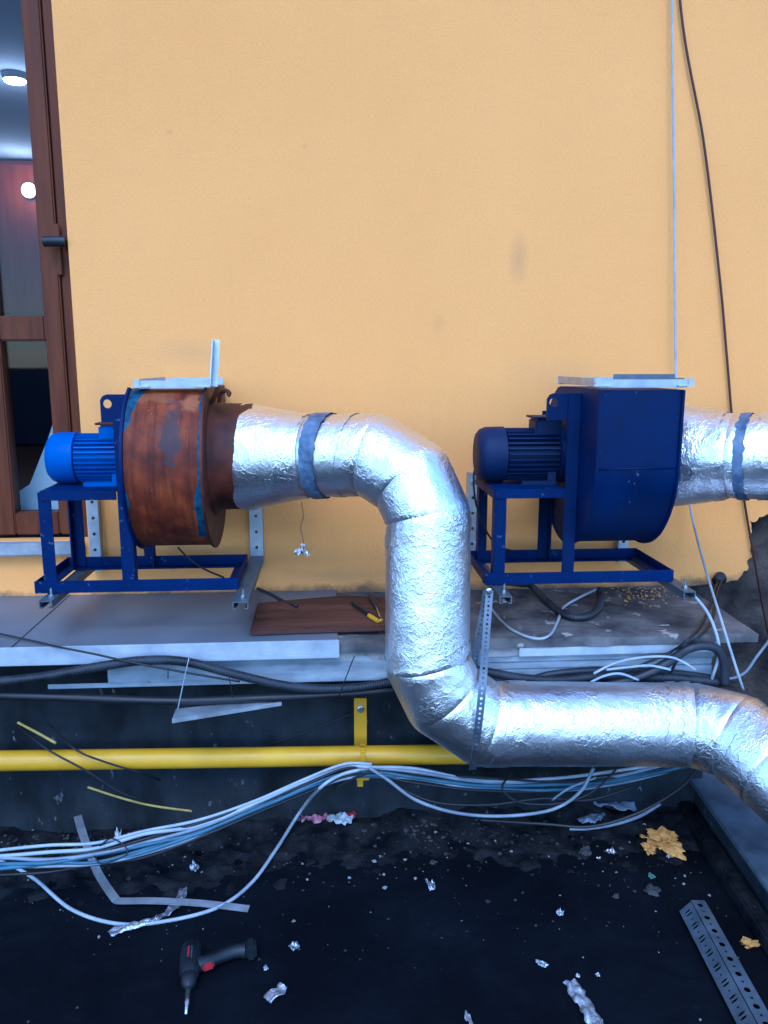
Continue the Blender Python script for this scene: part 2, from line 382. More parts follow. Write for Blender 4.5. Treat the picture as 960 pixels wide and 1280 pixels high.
for (px, py, kw, s, ax, lab) in ((18, 92, {'Z': 2.9}, .052, (0, 0, -1), 'larger lit ceiling lamp seen through the upper door glass'), (38, 239, {'Y': 6.03}, .048, (0, -1, 0), 'small lit lamp on the cabinet top seen through the upper door glass')):
    q = P(px, py, **kw); ax = Vector(ax)
    t = thing('room_lamp', lab, 'lamp', q, 'lit lamps in the room behind the door')
    MB().lathe(q+ax*.001, ax, [(0, s*1.15), (.012, s*1.15), (.03, s*1.08)], 24).build('rim', MT['white_trim'], t)
    MB().lathe(q+ax*.031, ax, [(0, s), (.008, s*.92), (.014, s*.5), (.015, .001)], 24).build('diffuser', MT['lamp'], t, smooth=True)
    ld = bpy.data.lights.new('lamp_light', 'POINT'); ld.energy = .7; ld.color = (.95, .97, 1); ld.shadow_soft_size = .06
    lo = bpy.data.objects.new('lamp_light', ld); C.objects.link(lo); lo.parent = t; lo.location = ax*.16
# pale panel leaning inside, behind lower glass
q = [P(62, 530, Y=2.93), P(75, 545, Y=2.93), P(84, 640, Y=2.93), P(14, 640, Y=2.93), P(22, 615, Y=2.93), P(36, 606, Y=2.93), P(57, 548, Y=2.93)]
mb = MB(); n = len(q)
mb.add([Vector((v.x, v.y-(v.z-1.0)*-.12, max(v.z, .905))) for v in q]+[Vector((v.x, v.y+.02+(v.z-1.0)*.12, max(v.z, .905))) for v in q], [tuple(range(n)), tuple(range(2*n-1, n-1, -1))]+[(i, (i+1) % n, (i+1) % n+n, i+n) for i in range(n)])
tag(mb.build('leaning_panel', MT['panel']), 'pale blue-white panel leaning inside behind the lower door glass', 'panel')

# door -----------------------------------------------------------------
DY = 2.80
dr = thing('glazed_door', 'brown framed glazed door with dark lever handle left of the orange wall', 'door', (-1.4, DY, DZ0))
GX0, GX1, UZ0, LZ1, LZ0 = -1.08, -.932, 1.655, 1.575, .995
fr = MB()
fr.box((DX1-.045, DY, DZ0), (DX1-.0005, DY+.07, DZ1-.001)); fr.box((DX0+.0005, DY, DZ0), (DX0+.045, DY+.07, DZ1-.001)); fr.box((DX0+.045, DY, DZ1-.05), (DX1-.045, DY+.07, DZ1-.001))
fr.build('door_frame', MT['brown_frame'], dr, bevel=.004)
lf = MB()
for x0, x1 in ((GX1, DX1-.047), (GX0-.075, GX0), (DX0+.047, DX0+.13)): lf.box((x0, DY-.012, DZ0+.012), (x1, DY+.055, DZ1-.054))
lf.build('stile', MT['brown_frame'], dr, bevel=.005)
rl = MB()
for a, b in ((GX0, GX1), (DX0+.13, GX0-.075)):
    rl.box((a, DY-.010, DZ0+.012), (b, DY+.053, LZ0)); rl.box((a, DY-.010, LZ1), (b, DY+.053, UZ0)); rl.box((a, DY-.010, DZ1-.12), (b, DY+.053, DZ1-.054))
rl.build('rail', MT['brown_frame'], dr, bevel=.005)
for a, b in ((GX0, GX1), (DX0+.13, GX0-.075)):
    MB().box((a-.01, DY+.018, UZ0-.01), (b+.01, DY+.026, DZ1-.11)).build('upper_pane', MT['glass'], dr)
    MB().box((a-.01, DY+.018, LZ0-.01), (b+.01, DY+.026, LZ1+.01)).build('lower_pane', MT['glass'], dr)
h0 = P(84, 302, Y=DY-.05)
MB().tube([(h0.x-.015, DY-.012, h0.z), (h0.x-.015, DY-.05, h0.z)], .011, 16).tube(smoothpath([(h0.x-.005, DY-.052, h0.z), (h0.x-.035, DY-.055, h0.z), (h0.x-.072, DY-.053, h0.z-.001)]), .0165, 16).build('handle', MT['black'], dr, smooth=True, auto=40)
MB().box((DX1-.035, DY-.017, h0.z-.1), (DX1-.052, DY-.012, h0.z+.06)).build('handle_plate', MT['brown_frame'], dr, bevel=.002)
MB().box((DX0-.03, WY-.045, DZ0-.045), (DX1-.012, DY+.07, DZ0-.002)).build('threshold', MT['threshold'], dr, bevel=.006)

# plinth, ledge, cover -------------------------------------------------
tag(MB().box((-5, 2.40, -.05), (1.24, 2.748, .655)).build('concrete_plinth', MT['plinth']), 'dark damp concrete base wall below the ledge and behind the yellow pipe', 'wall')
def rough_slab(lo, hi, nx, ny, amp, top=.004):
    """slab with a wavering front edge"""
    mb = MB(); x0, y0, z0 = lo; x1, y1, z1 = hi; vs = []
    cols = []
    for i in range(nx+1):
        x = x0+(x1-x0)*i/nx; e = noise.fractal(Vector((x*7, 3.3, 1)), 1, 2, 4)*amp; e2 = noise.fractal(Vector((x*9, 8.1, 4)), 1, 2, 4)*amp
        col = []
        for j in range(ny+1):
            y = y0+e+(y1-y0-e)*j/ny; z = z1+noise.fractal(Vector((x*5, y*5, 2)), 1, 2, 4)*top
            col.append(Vector((x, y, z)))
        cols.append([Vector((x, y0+e2+.003, z0))]+col+[Vector((x, y1, z0))])
    m = ny+3
    for c in cols: vs += c
    fs = [(i*m+j, (i+1)*m+j, (i+1)*m+(j+1) % m, i*m+(j+1) % m) for i in range(nx) for j in range(m)]
    fs += [tuple(range(m)), tuple(nx*m+k for k in range(m-1, -1, -1))]
    mb.add(vs, fs); return mb
LZ = .70
ld = thing('concrete_ledge', 'dirty grey concrete ledge slab under the dark blue fan', 'ledge', (0, 2.5, .66))
rough_slab((-5, 2.222, .672), (1.29, 2.748, LZ), 400, 14, .006).build('ledge_slab', MT['dirty_concrete'], ld)
rough_slab((-.02, 2.236, .642), (1.02, 2.40, .670), 160, 3, .007).build('mortar_bed', MT['edge_concrete'], ld)
cov = thing('metal_ledge_cover', 'grey sheet metal cover with white front lip on the left of the ledge', 'ledge cover', (-.9, 2.5, .703))
mb = MB(); x1 = P(424, 800, Z=.71).x
mb.box((-2.6, 2.215, .708), (x1-.004, 2.745, .7105)); mb.build('sheet', MT['sheet'], cov)
mb = MB(); mb.box((-2.6, 2.205, .664), (x1, 2.2125, .716)); mb.box((-2.6, 2.198, .664), (x1, 2.205, .676)); mb.build('lip', MT['white_trim'], cov, bevel=.002)
xs0, xs1 = P(300, 760, Z=.711).x, P(432, 745, Z=.711).x
MB().box((P(80, 750, Z=.711).x, 2.22, .711), (P(80, 750, Z=.711).x+.002, 2.744, .7125)).build('seam', MT['black'], cov)
# boards hanging under the ledge
tag(MB().box((P(135, 840, Y=2.245).x, 2.238, .583), (.2, 2.262, .661)).box((P(60, 840, Y=2.245).x, 2.233, .578), (.2, 2.238, .592)).build('trim_board', MT['foam'], bevel=.002), 'white trim board under the grey sheet metal cover', 'board')
fb = thing('foam_board', 'layered white foam board under the right end of the concrete ledge', 'board', (.8, 2.25, .57))
fx0, fx1 = .36, P(891, 830, Y=2.25).x
MB().box((fx0, 2.245, .620), (fx1, 2.40, .641)).build('upper_layer', MT['foam'], fb, bevel=.002)
MB().box((fx0, 2.252, .595), (fx1-.002, 2.40, .6185)).build('middle_layer', MT['foam'], fb, bevel=.002)
MB().box((fx0, 2.247, .560), (fx1-.003, 2.40, .5935)).build('lower_layer', MT['foam'], fb, bevel=.002)
MB().box((P(640, 812, Y=2.235).x+.02, 2.226, .643), (fx1, 2.235, .670)).build('front_strip', MT['white_trim'], fb, bevel=.002)

# things lying on the ledge ----------------------------------------------
pz = .7125
q = [P(322, 760, Z=pz), P(430, 750, Z=pz), P(486, 753, Z=pz), P(486, 789, Z=pz), P(313, 795, Z=pz)]
mb = MB(); n = 5; th = .018
mb.add(q+[v+Vector((0, 0, th)) for v in q], [tuple(range(n)), tuple(range(2*n-1, n-1, -1))]+[(i, (i+1) % n, (i+1) % n+n, i+n) for i in range(n)])
tag(mb.build('wooden_plank', MT['plank'], bevel=.003), 'weathered red-brown wooden plank lying on the ledge left of the foil duct', 'plank')
pt = pz+th+.001
kn = thing('utility_knife', 'black and yellow utility knife lying on the wooden plank', 'knife', P(460, 765, Z=pt))
a, b, c = P(441, 753, Z=pt+.006), P(462, 768, Z=pt+.006), P(475, 776, Z=pt+.006)
MB().bar(a, b, .02, .012).build('grip', MT['black'], kn, bevel=.004)
MB().bar(b+(b-a)*.02, c, .024, .013).build('body', MT['yellow'], kn, bevel=.004)
MB().bar(b+Vector((0, 0, .008)), c+Vector((0, 0, .008)), .008, .004).build('slider', MT['black'], kn, bevel=.001)
sd = thing('screwdriver', 'screwdriver with black handle beside the utility knife', 'screwdriver', P(468, 750, Z=pt))
a, b, c = P(463, 742, Z=pt+.01), P(470, 758, Z=pt+.01), P(476, 775, Z=pt+.008)
MB().tube([a, a+(b-a)*.1, a+(b-a)*.5, a+(b-a)*.85, b], [.006, .0095, .0105, .008, .006], 12).build('handle', MT['black'], sd, smooth=True)
MB().tube([b, c], .003, 8).build('shaft', MT['steel'], sd, smooth=True)
fl = MB()
for k in range(110):
    px, py = random.gauss(803, 24), random.gauss(741, 7)
    if py < 731 or py > 760: continue
    v = P(px, py, Z=LZ+.004); s = random.uniform(.0015, .006); an = random.uniform(0, 6.3)
    pts = [Vector((v.x+math.cos(an+j*1.57)*s*random.uniform(.6, 1.2), v.y+math.sin(an+j*1.57)*s*random.uniform(.6, 1.2), v.z+random.uniform(0, .003))) for j in range(4)]
    fl.add(pts+[p+Vector((0, 0, .0022)) for p in pts], [(0,3,2,1),(4,5,6,7),(0,1,5,4),(1,2,6,5),(2,3,7,6),(3,0,4,7)])
kind(fl.build('plaster_flakes', MT['beige']), 'stuff', 'orange plaster flakes scattered on the ledge under the dark blue fan', 'plaster flakes')

# ------------------------------------------------------------------ fans
def scroll(straight, off=0.0, n=72):
    """casing outline (y, z) round the axis; straight = -1: outlet side in front, +1: outlet side at the back"""
    pts = []; top = .205; S = straight
    # start at the tongue on the far side of the outlet, run round the bottom, end going straight up at the outlet side
    a0, a1 = R(62), R(360)
    for i in range(n+1):
        t = i/n; a = a0-(a0+R(180))*t              # angle measured from +y side (opposite the straight side), clockwise
        r = .228+.062*min(1, t*1.25) if S < 0 else .238+.05*min(1, t*1.25)
        r -= off
        pts.append((-S*-1*0+(-S)*r*math.cos(a), r*math.sin(a)))
    ex = pts[-1][0]
    pts.append((ex, .1)); pts.append((ex, top)); 
    pts.append((pts[0][0]*.8, top))
    return pts
def extr(mb, prof, x0, x1, o):
    n = len(prof)
    mb.add([o+Vector((x0, y, z)) for y, z in prof]+[o+Vector((x1, y, z)) for y, z in prof],
           [tuple(range(n-1, -1, -1)), tuple(range(n, 2*n))]+[(i, (i+1) % n, (i+1) % n+n, i+n) for i in range(n)])
    return mb
AZ = .375          # axis above the frame's underside
def make_fan(X, W, S, rusty, label):
    RE = .288 if rusty else .302; LE = -.290 if rusty else -.278
    o = Vector((X, 2.43, .85)); ax = o+Vector((0, 0, AZ))
    cm = MT['rust'] if rusty else MT['navy']; pm = MT['blue'] if rusty else MT['navy']; mm = MT['blue_bright'] if rusty else MT['navy_dark']
    f = thing('centrifugal_fan', label, 'fan', o, 'centrifugal fans mounted on the orange wall')
    sp = scroll(S, .009); fp = scroll(S, 0)
    extr(MB(), sp, .004, W-.004, ax).build('scroll_casing', cm, f, smooth=True, auto=35)
    extr(MB(), fp, -.005, .0035, ax).build('back_plate', pm, f, smooth=True, auto=35, bevel=.0015)
    extr(MB(), fp, W-.0035, W+.004, ax).build('front_plate', MT['rust_dark'] if rusty else pm, f, smooth=True, auto=35, bevel=.0015)
    MB().lathe(ax+Vector((W+.0045, 0, 0)), (1, 0, 0), [(0, .178), (.006, .176), (.010, .170), (.03, .160), (.118 if rusty else .07, .158)], 64).build('inlet_collar', MT['rust_dark'] if rusty else pm, f, smooth=True, auto=50)
    if rusty:
        b0 = ax+Vector((W+.03, -.06, .165))
        MB().tube(smoothpath([b0, b0+Vector((.006, -.005, .026)), b0+Vector((.022, -.012, .034)), b0+Vector((.032, -.014, .026)), b0+Vector((.027, -.014, .019))]), .0065, 10).bar(b0+Vector((-.02, 0, .0)), b0+Vector((.0, -.004, .045)), .03, .006).build('bent_tab', MT['rust_dark'], f, smooth=True, auto=40)
    if not rusty:
        yf = min(p[0] for p in sp); MB().tube([ax+Vector((.006, yf-.0005, -.012)), ax+Vector((W-.006, yf-.0005, -.010))], .0024, 8).build('weld_seam', cm, f, smooth=True)
    # motor
    m = MB(); L = .268 if rusty else .285; r = .075 if rusty else .084
    hull = m.lathe(ax+Vector((-.006, 0, 0)), (-1, 0, 0), [(0, r*1.05), (.03, r*1.05), (.034, r*.8), (L-.085, r*.8)], 48).build('motor', mm, f, smooth=True, auto=40)
    fin = MB(); nf = 30
    for k in range(nf):
        a = 2*math.pi*(k+.5)/nf; d = Vector((0, math.cos(a), math.sin(a))); 
        fin.bar(ax+Vector((-.042, 0, 0))+d*r*.87, ax+Vector((-L+.088, 0, 0))+d*r*.87, .0045, r*.2, up=d)
    fin.build('cooling_fins', mm, hull)
    MB().lathe(ax+Vector((-L+.084, 0, 0)), (-1, 0, 0), [(0, r*.99), (.001, r*1.02), (.055, r*1.01), (.072, r*.93), (.081, r*.8), (.084, r*.55), (.0835, .01)], 48).build('fan_cowl', mm, hull, smooth=True, auto=50)
    bx = MB().box(ax+Vector((-.112, -.045, r*.72)), ax+Vector((-.03, .045, r*1.32))).build('terminal_box', mm if rusty else MT['navy_dark'], hull, bevel=.006)
    MB().box(ax+Vector((-.12, -.05, r*1.33)), ax+Vector((-.026, .05, r*1.33+.006))).build('terminal_lid', MT['rust_dark'] if rusty else mm, hull, bevel=.002)
    for y in (-.06, .06):
        ft = MB(); ft.box(ax+Vector((-.155, y-.014, -r*1.02)), ax+Vector((-.05, y+.014, -r*1.02+.012))); ft.box(ax+Vector((-.075, y-.005, -r*1.02+.010)), ax+Vector((-.0495, y+.005, -r*.55)))
        ft.build('motor_foot', mm, hull)
    # frame of angle iron
    bl = MT['blue']
    y0, y1 = -.148, .15; th = .005; hh = .036
    def angle_x(y, s, z=0): # along x, vertical flange outside
        mb = MB(); mb.box(o+Vector((LE, min(y, y+s*th), z)), o+Vector((RE, max(y, y+s*th), z+hh))); mb.box(o+Vector((LE, min(y+s*th, y+s*hh), z)), o+Vector((RE, max(y+s*th, y+s*hh), z+th))); return mb
    angle_x(y0, 1).build('rail', bl, f, bevel=.0012); angle_x(y1, -1).build('rail', bl, f, bevel=.0012)
    for x, s in ((LE, 1), (RE, -1)):
        mb = MB(); ya, yb = y0+th+.001, y1-th-.001
        mb.box(o+Vector((min(x, x+s*th), ya, .006)), o+Vector((max(x, x+s*th), yb, hh-.001))); mb.box(o+Vector((min(x+s*th, x+s*hh), ya, .0055)), o+Vector((max(x+s*th, x+s*hh), yb, .0105)))
        mb.build('cross_rail', bl, f, bevel=.0012)
    pt_ = AZ-r*1.02
    for y, s in ((y0, 1), (y1, -1)):
        # motor-side leg and the taller post against the back plate
        lb = MB(); x = LE+.026
        lb.box(o+Vector((x, min(y+s*.006, y+s*.011), th+.001)), o+Vector((x+.036, max(y+s*.006, y+s*.011), pt_-.006))); lb.box(o+Vector((x, min(y+s*.011, y+s*.042), th+.001)), o+Vector((x+.005, max(y+s*.011, y+s*.042), pt_-.006)))
        lb.build('leg', bl, f, bevel=.0012)
        pb = MB(); x = -.043; top = .56 if s > 0 else .5
        pb.box(o+Vector((x, min(y+s*.006, y+s*.011), th+.001)), o+Vector((x+.037, max(y+s*.006, y+s*.011), top))); pb.box(o+Vector((x+.032, min(y+s*.011, y+s*.042), th+.001)), o+Vector((x+.037, max(y+s*.011, y+s*.042), top)))
        pb.build('post', pm if not rusty else bl, f, bevel=.0012)
    MB().box(o+Vector((-.256, y0+.004, pt_-.0055)), o+Vector((-.044, y1-.004, pt_-.0005))).box(o+Vector((-.256, y0+.004, pt_-.030)), o+Vector((-.251, y1-.004, pt_-.0055))).box(o+Vector((-.2505, y0-.0015, pt_-.028)), o+Vector((-.044, y0+.0035, pt_-.0005))).build('motor_platform', bl, f, bevel=.0012)
    # lifting lug
    lx = -.012 if rusty else -.040
    lug = [(-.064+lx, .488), (-.064+lx, .55), (-.056+lx, .562), (-.046+lx, .566), (-.006, .566), (-.006, .488)]
    MB().plate(lug, [circle(-.045+lx, .540, .0125, 16)], .008, lambda u, v, w: o+Vector((u, y0+.013+w, v))).build('lifting_lug', pm, f)
    # bolts round the plate
    # outlet flange of galvanised rails
    fy0, fy1 = (min(p[0] for p in fp)+.005, .12) if S < 0 else (-.135, max(p[0] for p in fp))
    zt = AZ+(.207 if rusty else .211); fx0_, fx1_ = (.026, W+.006) if rusty else (-.010, W+.016)
    fg = MB()
    def L(mb, a, b, inward):
        """angle rail: flat leg on the outlet, upright leg outside"""
        a, b = o+Vector(a), o+Vector(b); d = (b-a).normalized(); iw = Vector(inward)
        mb.bar(a+iw*.014+Vector((0, 0, .0015)), b+iw*.014+Vector((0, 0, .0015)), .028, .003); mb.bar(a+iw*.0015+Vector((0, 0, .0125)), b+iw*.0015+Vector((0, 0, .0125)), .003, .019)
    fgm = MB(); L(fgm, (fx0_+.006, fy0, zt), (fx1_-.006, fy0, zt), (0, 1, 0)); fgm.build('flange_rail', MT['galv'], f, bevel=.0008)
    fgm = MB(); L(fgm, (fx0_+.006, fy1, zt), (fx1_-.006, fy1, zt), (0, -1, 0)); fgm.build('flange_rail', MT['galv'], f, bevel=.0008)
    for x, s in ((fx0_, 1), (fx1_, -1)):
        if rusty and s < 0: continue
        fgm = MB(); L(fgm, (x, fy0+.03, zt+.0035), (x, fy1-.03, zt+.0035), (s, 0, 0)); fgm.build('flange_rail', MT['galv'], f, bevel=.0008)
    for x, s in ((fx0_, 1), (fx1_, -1)):
        MB().plate([(-.012, -.006), (.035, -.006), (.035, .014), (.012, .014), (.012, .036), (-.012, .036)], [circle(-.0, .004, .0045, 10)], .0035, lambda u, v, w: o+Vector((x+s*u, fy0-.004+v*1.0, zt+.0036+w))).build('flange_corner', MT['galv'], f)
        MB().box(o+Vector((x-.006, fy0-.0045, zt+.004)), o+Vector((x+.010, fy0-.001, zt+.026))).build('flange_corner', MT['galv'], f, bevel=.001)
    if rusty:
        # the side rail bent up and standing on end
        mb = MB(); a = o+Vector((W+.028, fy0+.005, zt+.005)); b = a+Vector((.010, .015, .128))
        mb.bar(a, b, .016, .003, up=(0, 1, 0)); mb.bar(a+Vector((-.0085, -.016, 0)), b+Vector((-.0085, -.016, 0)), .003, .032, up=(0, 1, 0))
        mb.build('upright_rail', MT['galv'], f, bevel=.0008)
    else:
        mb = MB().box(o+Vector((fx0_+.055, fy0+.03, zt+.0035)), o+Vector((fx1_-.03, fy0+.033, zt+.036)))
        mb.build('inner_flange', MT['strap'], f, bevel=.0008)
    return f
fanL = make_fan(-.556, .212, 1, True, 'rusty brown centrifugal fan with bright blue motor beside the door')
fanR = make_fan(.738, .232, -1, False, 'dark blue centrifugal fan with navy motor right of the vertical foil duct')

# wall brackets under the fans -----------------------------------------
def bracket(x, zt, ztop, yend, label, wv=.036):
    t = thing('wall_bracket', label, 'bracket', (x, WY, zt), 'galvanised brackets carrying the fans')
    mb = MB(); y = WY-.001
    w = wv/2
    # upright channel: web towards the viewer, two flanges back to the wall
    holes = []
    z = zt-.02
    hs = [circle(0, zz, .0055, 10) for zz in [zt+.03+.055*k for k in range(int((ztop-zt-.03)/.055))]]
    mb.plate([(-w, zt-.045), (w, zt-.045), (w, ztop), (-w, ztop)], hs, .003, lambda u, v, q: Vector((x+u, y-.035+q, v)))
    mb.box((x-w, y-.0318, zt-.045), (x-w+.003, y, ztop)); mb.box((x+w-.003, y-.0318, zt-.045), (x+w, y, ztop))
    mb.build('upright', MT['galv'], t)
    mb = MB(); a = WY-.037; h = .022
    mb.box((x-w, yend, zt-.003), (x+w, a, zt)); mb.box((x-w, yend, zt-h), (x-w+.003, a, zt-.0032)); mb.box((x+w-.003, yend, zt-h), (x+w, a, zt-.0032))
    mb.box((x-w+.003, yend, zt-h), (x-w+.010, a, zt-h+.003)); mb.box((x+w-.010, yend, zt-h), (x+w-.003, a, zt-h+.003))
    mb.build('arm', MT['strap'], t)
    b = MB(); b.lathe((x+.004, yend+.04, zt-.006), (0, 0, 1), [(0, .0035), (.032, .0035)], 10).lathe((x+.004, yend+.04, zt+.0005), (0, 0, 1), [(0, .008), (.006, .008)], 6); b.build('bolt', MT['steel'], t)
    MB().lathe((x, WY-.036, ztop-.03), (0, -1, 0), [(0, .009), (.007, .009), (.008, .004)], 6).build('wall_bolt', MT['steel'], t)
    return t
ZB = .8475
bracket(-.795, ZB, 1.12, 2.215, 'wall bracket below the bright blue motor of the rusty fan')
bracket(-.250, ZB, 1.06, 2.17, 'wall bracket under the collar end of the rusty fan', .044)
bracket(.500, ZB, 1.13, 2.17, 'wall bracket beside the vertical foil duct holding the perforated strap')
bracket(1.045, ZB, .99, 2.18, 'wall bracket under the right end of the dark blue fan frame')

# ------------------------------------------------------------------ foil ducts
def mitre_rings(pts, radii, seg):
    pts = [Vector(p) for p in pts]; n = len(pts); rings = []
    d = [(pts[i+1]-pts[i]).normalized() for i in range(n-1)]
    u = d[0].cross(Vector((0, 0, 1))).normalized()
    us = []
    for i in range(n-1):
        u = (u-d[i]*u.dot(d[i])).normalized(); us.append(u.copy())
    for i in range(n):
        k = min(i, n-2); di = d[k]; ui = us[k]; wi = di.cross(ui)
        if 0 < i < n-1:
            nn = (d[i-1]+d[i]).normalized(); di = d[i-1]; ui = us[i-1]; wi = di.cross(ui)
        else: nn = di
        ring = []
        for s in range(seg):
            a = 2*math.pi*s/seg; q = (ui*math.cos(a)+wi*math.sin(a))*radii[i]
            q = q-di*(q.dot(nn)/di.dot(nn)); ring.append(pts[i]+q)
        rings.append((pts[i], ring))
    return rings
def crumple(p, amp):
    a = noise.fractal(p*9, 1, 2, 3)*1.0
    b = 1-abs(noise.fractal(p*22+Vector((3, 1, 7)), 1, 2, 3))*2
    c = 1-abs(noise.noise(p*55+Vector((9, 4, 2))))*2
    return amp*(a*.8+b*.35+c*.16)
def foil_part(parent, name, ra, rb, mat, amp=.0032, step=.007, extra=0, t0=0, t1=1, ragged=(0, 0), pinch=True):
    (ca, A), (cb, B) = ra, rb; seg = len(A); L = (cb-ca).length; n = max(3, int(L*(t1-t0)/step)); mb = MB(); vs = []
    for i in range(n+1):
        tt = t0+(t1-t0)*i/n; c = ca.lerp(cb, tt)
        for s in range(seg):
            t = tt
            if ragged[0] and i < 4: t += ragged[0]*noise.noise(Vector((s*.35, 1, 5)))*(1-i/4)
            if ragged[1] and i > n-4: t += ragged[1]*noise.noise(Vector((s*.35, 7, 5)))*(1-(n-i)/4)
            q = A[s].lerp(B[s], t); r = (q-c); dr_ = r.normalized()
            e = min(t, 1-t)*L
            cr = -.0035*math.exp(-(e/.006)**2) if pinch else 0
            vs.append(q+dr_*(crumple(q, amp)+extra+cr))
    fs = [(i*seg+s, i*seg+(s+1) % seg, (i+1)*seg+(s+1) % seg, (i+1)*seg+s) for i in range(n) for s in range(seg)]
    mb.add(vs, fs); return mb.build(name, mat, parent, smooth=True)
SEG = 112
p = [Vector((-.243, 2.43, 1.223)), P(390, 570, Y=2.335), P(466, 569, Y=2.27), P(514, 599, Y=2.20), P(535, 646, Y=2.16), P(534, 828, Y=2.10), P(555, 871, Y=2.095), P(604, 904, Y=2.095), P(862, 905, Y=2.095), P(918, 919, Y=2.02), P(970, 962, Y=1.90), P(1060, 1045, Y=1.72)]
rr = [.163, .119, .118, .118, .117, .117, .117, .117, .117, .119, .121, .121]
rings = mitre_rings(p, rr, SEG)
duct = thing('foil_duct', 'silver foil-wrapped duct from the rusty fan down and right along the ground', 'duct', p[5])
names = ['reducer', 'neck', 'upper_elbow', 'upper_elbow', 'riser', 'lower_elbow', 'lower_elbow', 'horizontal_run', 'end_elbow', 'end_elbow', 'tail']
for i, nm in enumerate(names):
    foil_part(duct, nm, rings[i], rings[i+1], MT['foil'], ragged=(.03, 0) if i == 0 else (0, 0), amp=.0022 if 'elbow' in nm else .0015)
def tape(i, t0, t1, mat=MT['foil'], ex=.0022, nm='joint_tape', par=duct, rg=rings, amp=.0018):
    return foil_part(par, nm, rg[i], rg[i+1], mat, amp=amp, extra=ex, t0=t0, t1=t1, ragged=(.02, .02), pinch=False, step=.004)
tape(1, .08, .32, MT['band'], .0035, 'cloth_band', amp=.006)
tape(0, .90, .985); tape(1, .50, .66)
tape(4, .06, .15); tape(4, .90, .97); tape(7, .05, .15); tape(7, .86, .91); tape(7, .94, .985)
tape(9, .1, .3)
q0, q1, q2 = Vector((.985, 2.43, 1.225)), P(916, 571, Y=2.22), P(1100, 571, Y=2.05)
r2 = mitre_rings([q0, q1, q2, q2+(q2-q1)], [.180, .121, .119, .119], SEG)
dct2 = thing('foil_duct', 'silver foil-wrapped duct leaving the right edge from the dark blue fan', 'duct', q1)
foil_part(dct2, 'reducer', r2[0], r2[1], MT['foil'], ragged=(.03, 0), amp=.0035); foil_part(dct2, 'straight_run', r2[1], r2[2], MT['foil'], amp=.0015); foil_part(dct2, 'straight_run', r2[2], r2[3], MT['foil'], step=.02)
tape(1, .06, .13, MT['band'], .0035, 'cloth_band', dct2, r2, .003); tape(1, .2, .27, MT['foil'], .003, 'joint_tape', dct2, r2); tape(0, .86, .93, MT['foil'], .003, 'joint_tape', dct2, r2)

# hanging foil scrap on a thin wire under the neck
w0 = P(377, 628, Y=2.33)
hs = thing('hanging_foil_scrap', 'crumpled foil scrap dangling on a thin wire below the duct neck', 'foil scrap', P(378, 693, Y=2.33))
MB().tube(smoothpath([w0, P(379, 645, Y=2.33), P(376, 660, Y=2.33), P(379, 675, Y=2.33), P(379, 686, Y=2.33)]), .0011, 6).build('wire', MT['twig'], hs)
def crumpled(mb, c, sx, sy, rot=0, h=.012, seed=0, tilt=None, nx=14, ny=10, thick=.0012, outline=.35):
    """creased flake of foil or film with an uneven outline, lying on z = c.z"""
    rnd = random.Random(seed); ca, sa = math.cos(rot), math.sin(rot); top = []; bot = []
    for j in range(ny+1):
        for i in range(nx+1):
            u, v = i/nx*2-1, j/ny*2-1
            # square to an uneven disc
            rr_ = max(abs(u), abs(v)); a = math.atan2(v, u); lim = 1-outline*(.5+noise.noise(Vector((math.cos(a)*1.6, math.sin(a)*1.6, seed*3.1))))
            l = math.hypot(u, v) or 1; u2, v2 = u/l*rr_*lim, v/l*rr_*lim
            z = abs(noise.fractal(Vector((u2*1.7, v2*1.7, seed*1.7)), 1, 2, 3))*h*1.6+.0015
            x, y = u2*sx/2, v2*sy/2; q = Vector((x*ca-y*sa, x*sa+y*ca, z))
            if tilt is not None: q = tilt @ q
            top.append(c+q+Vector((0, 0, thick))); bot.append(c+q)
    n = nx+1; m = len(top); fs = []
    for j in range(ny):
        for i in range(nx):
            a = j*n+i; fs.append((a, a+1, a+n+1, a+n)); fs.append((a+m, a+n+m, a+n+1+m, a+1+m))
    bd = [i for i in range(n)]+[j*n+nx for j in range(1, ny+1)]+[ny*n+i for i in range(nx-1, -1, -1)]+[j*n for j in range(ny-1, 0, -1)]
    for i in range(len(bd)):
        a, b = bd[i], bd[(i+1) % len(bd)]; fs.append((b, a, a+m, b+m))
    mb.add(top+bot, fs); return mb
crumpled(MB(), P(378, 695, Y=2.33), .05, .035, .3, .02, 5).build('foil', MT['scrap'], hs)
crumpled(MB(), P(380, 684, Y=2.33), .02, .02, .3, .012, 6).build('foil', MT['scrap'], hs)

# ------------------------------------------------------------------ gas pipe
gy = 2.315
a, b = P(-300, 953, Y=gy), P(700, 945, Y=gy)
zc = (P(0, 951, Y=gy).z+P(500, 946, Y=gy).z)/2
gp = tag(MB().tube([(-2.6, gy, P(0, 951, Y=gy).z+.006), (-1, gy, P(0, 951, Y=gy).z), (1.2, gy, P(560, 945, Y=gy).z-.012)], .0305, 32).build('gas_pipe', MT['yellow'], smooth=True, auto=40), 'long yellow gas pipe running along the dark concrete base', 'pipe')
bq = P(452, 946, Y=gy); bx = bq.x
gb = thing('pipe_bracket', 'yellow bracket clamping the gas pipe to the dark concrete', 'bracket', (bx, 2.39, bq.z-.05))
MB().plate([(-.02, -.02), (.02, -.02), (.02, .16), (-.02, .16)], [circle(0, .125, .007, 12)], .006, lambda u, v, w: Vector((bx+u, 2.392+w, bq.z+v))).build('back_plate', MT['yellow'], gb)
MB().lathe((bx, 2.392, bq.z+.125), (0, -1, 0), [(0, .013), (.003, .013), (.0032, .009), (.010, .009)], 6).build('bolt', MT['steel'], gb)
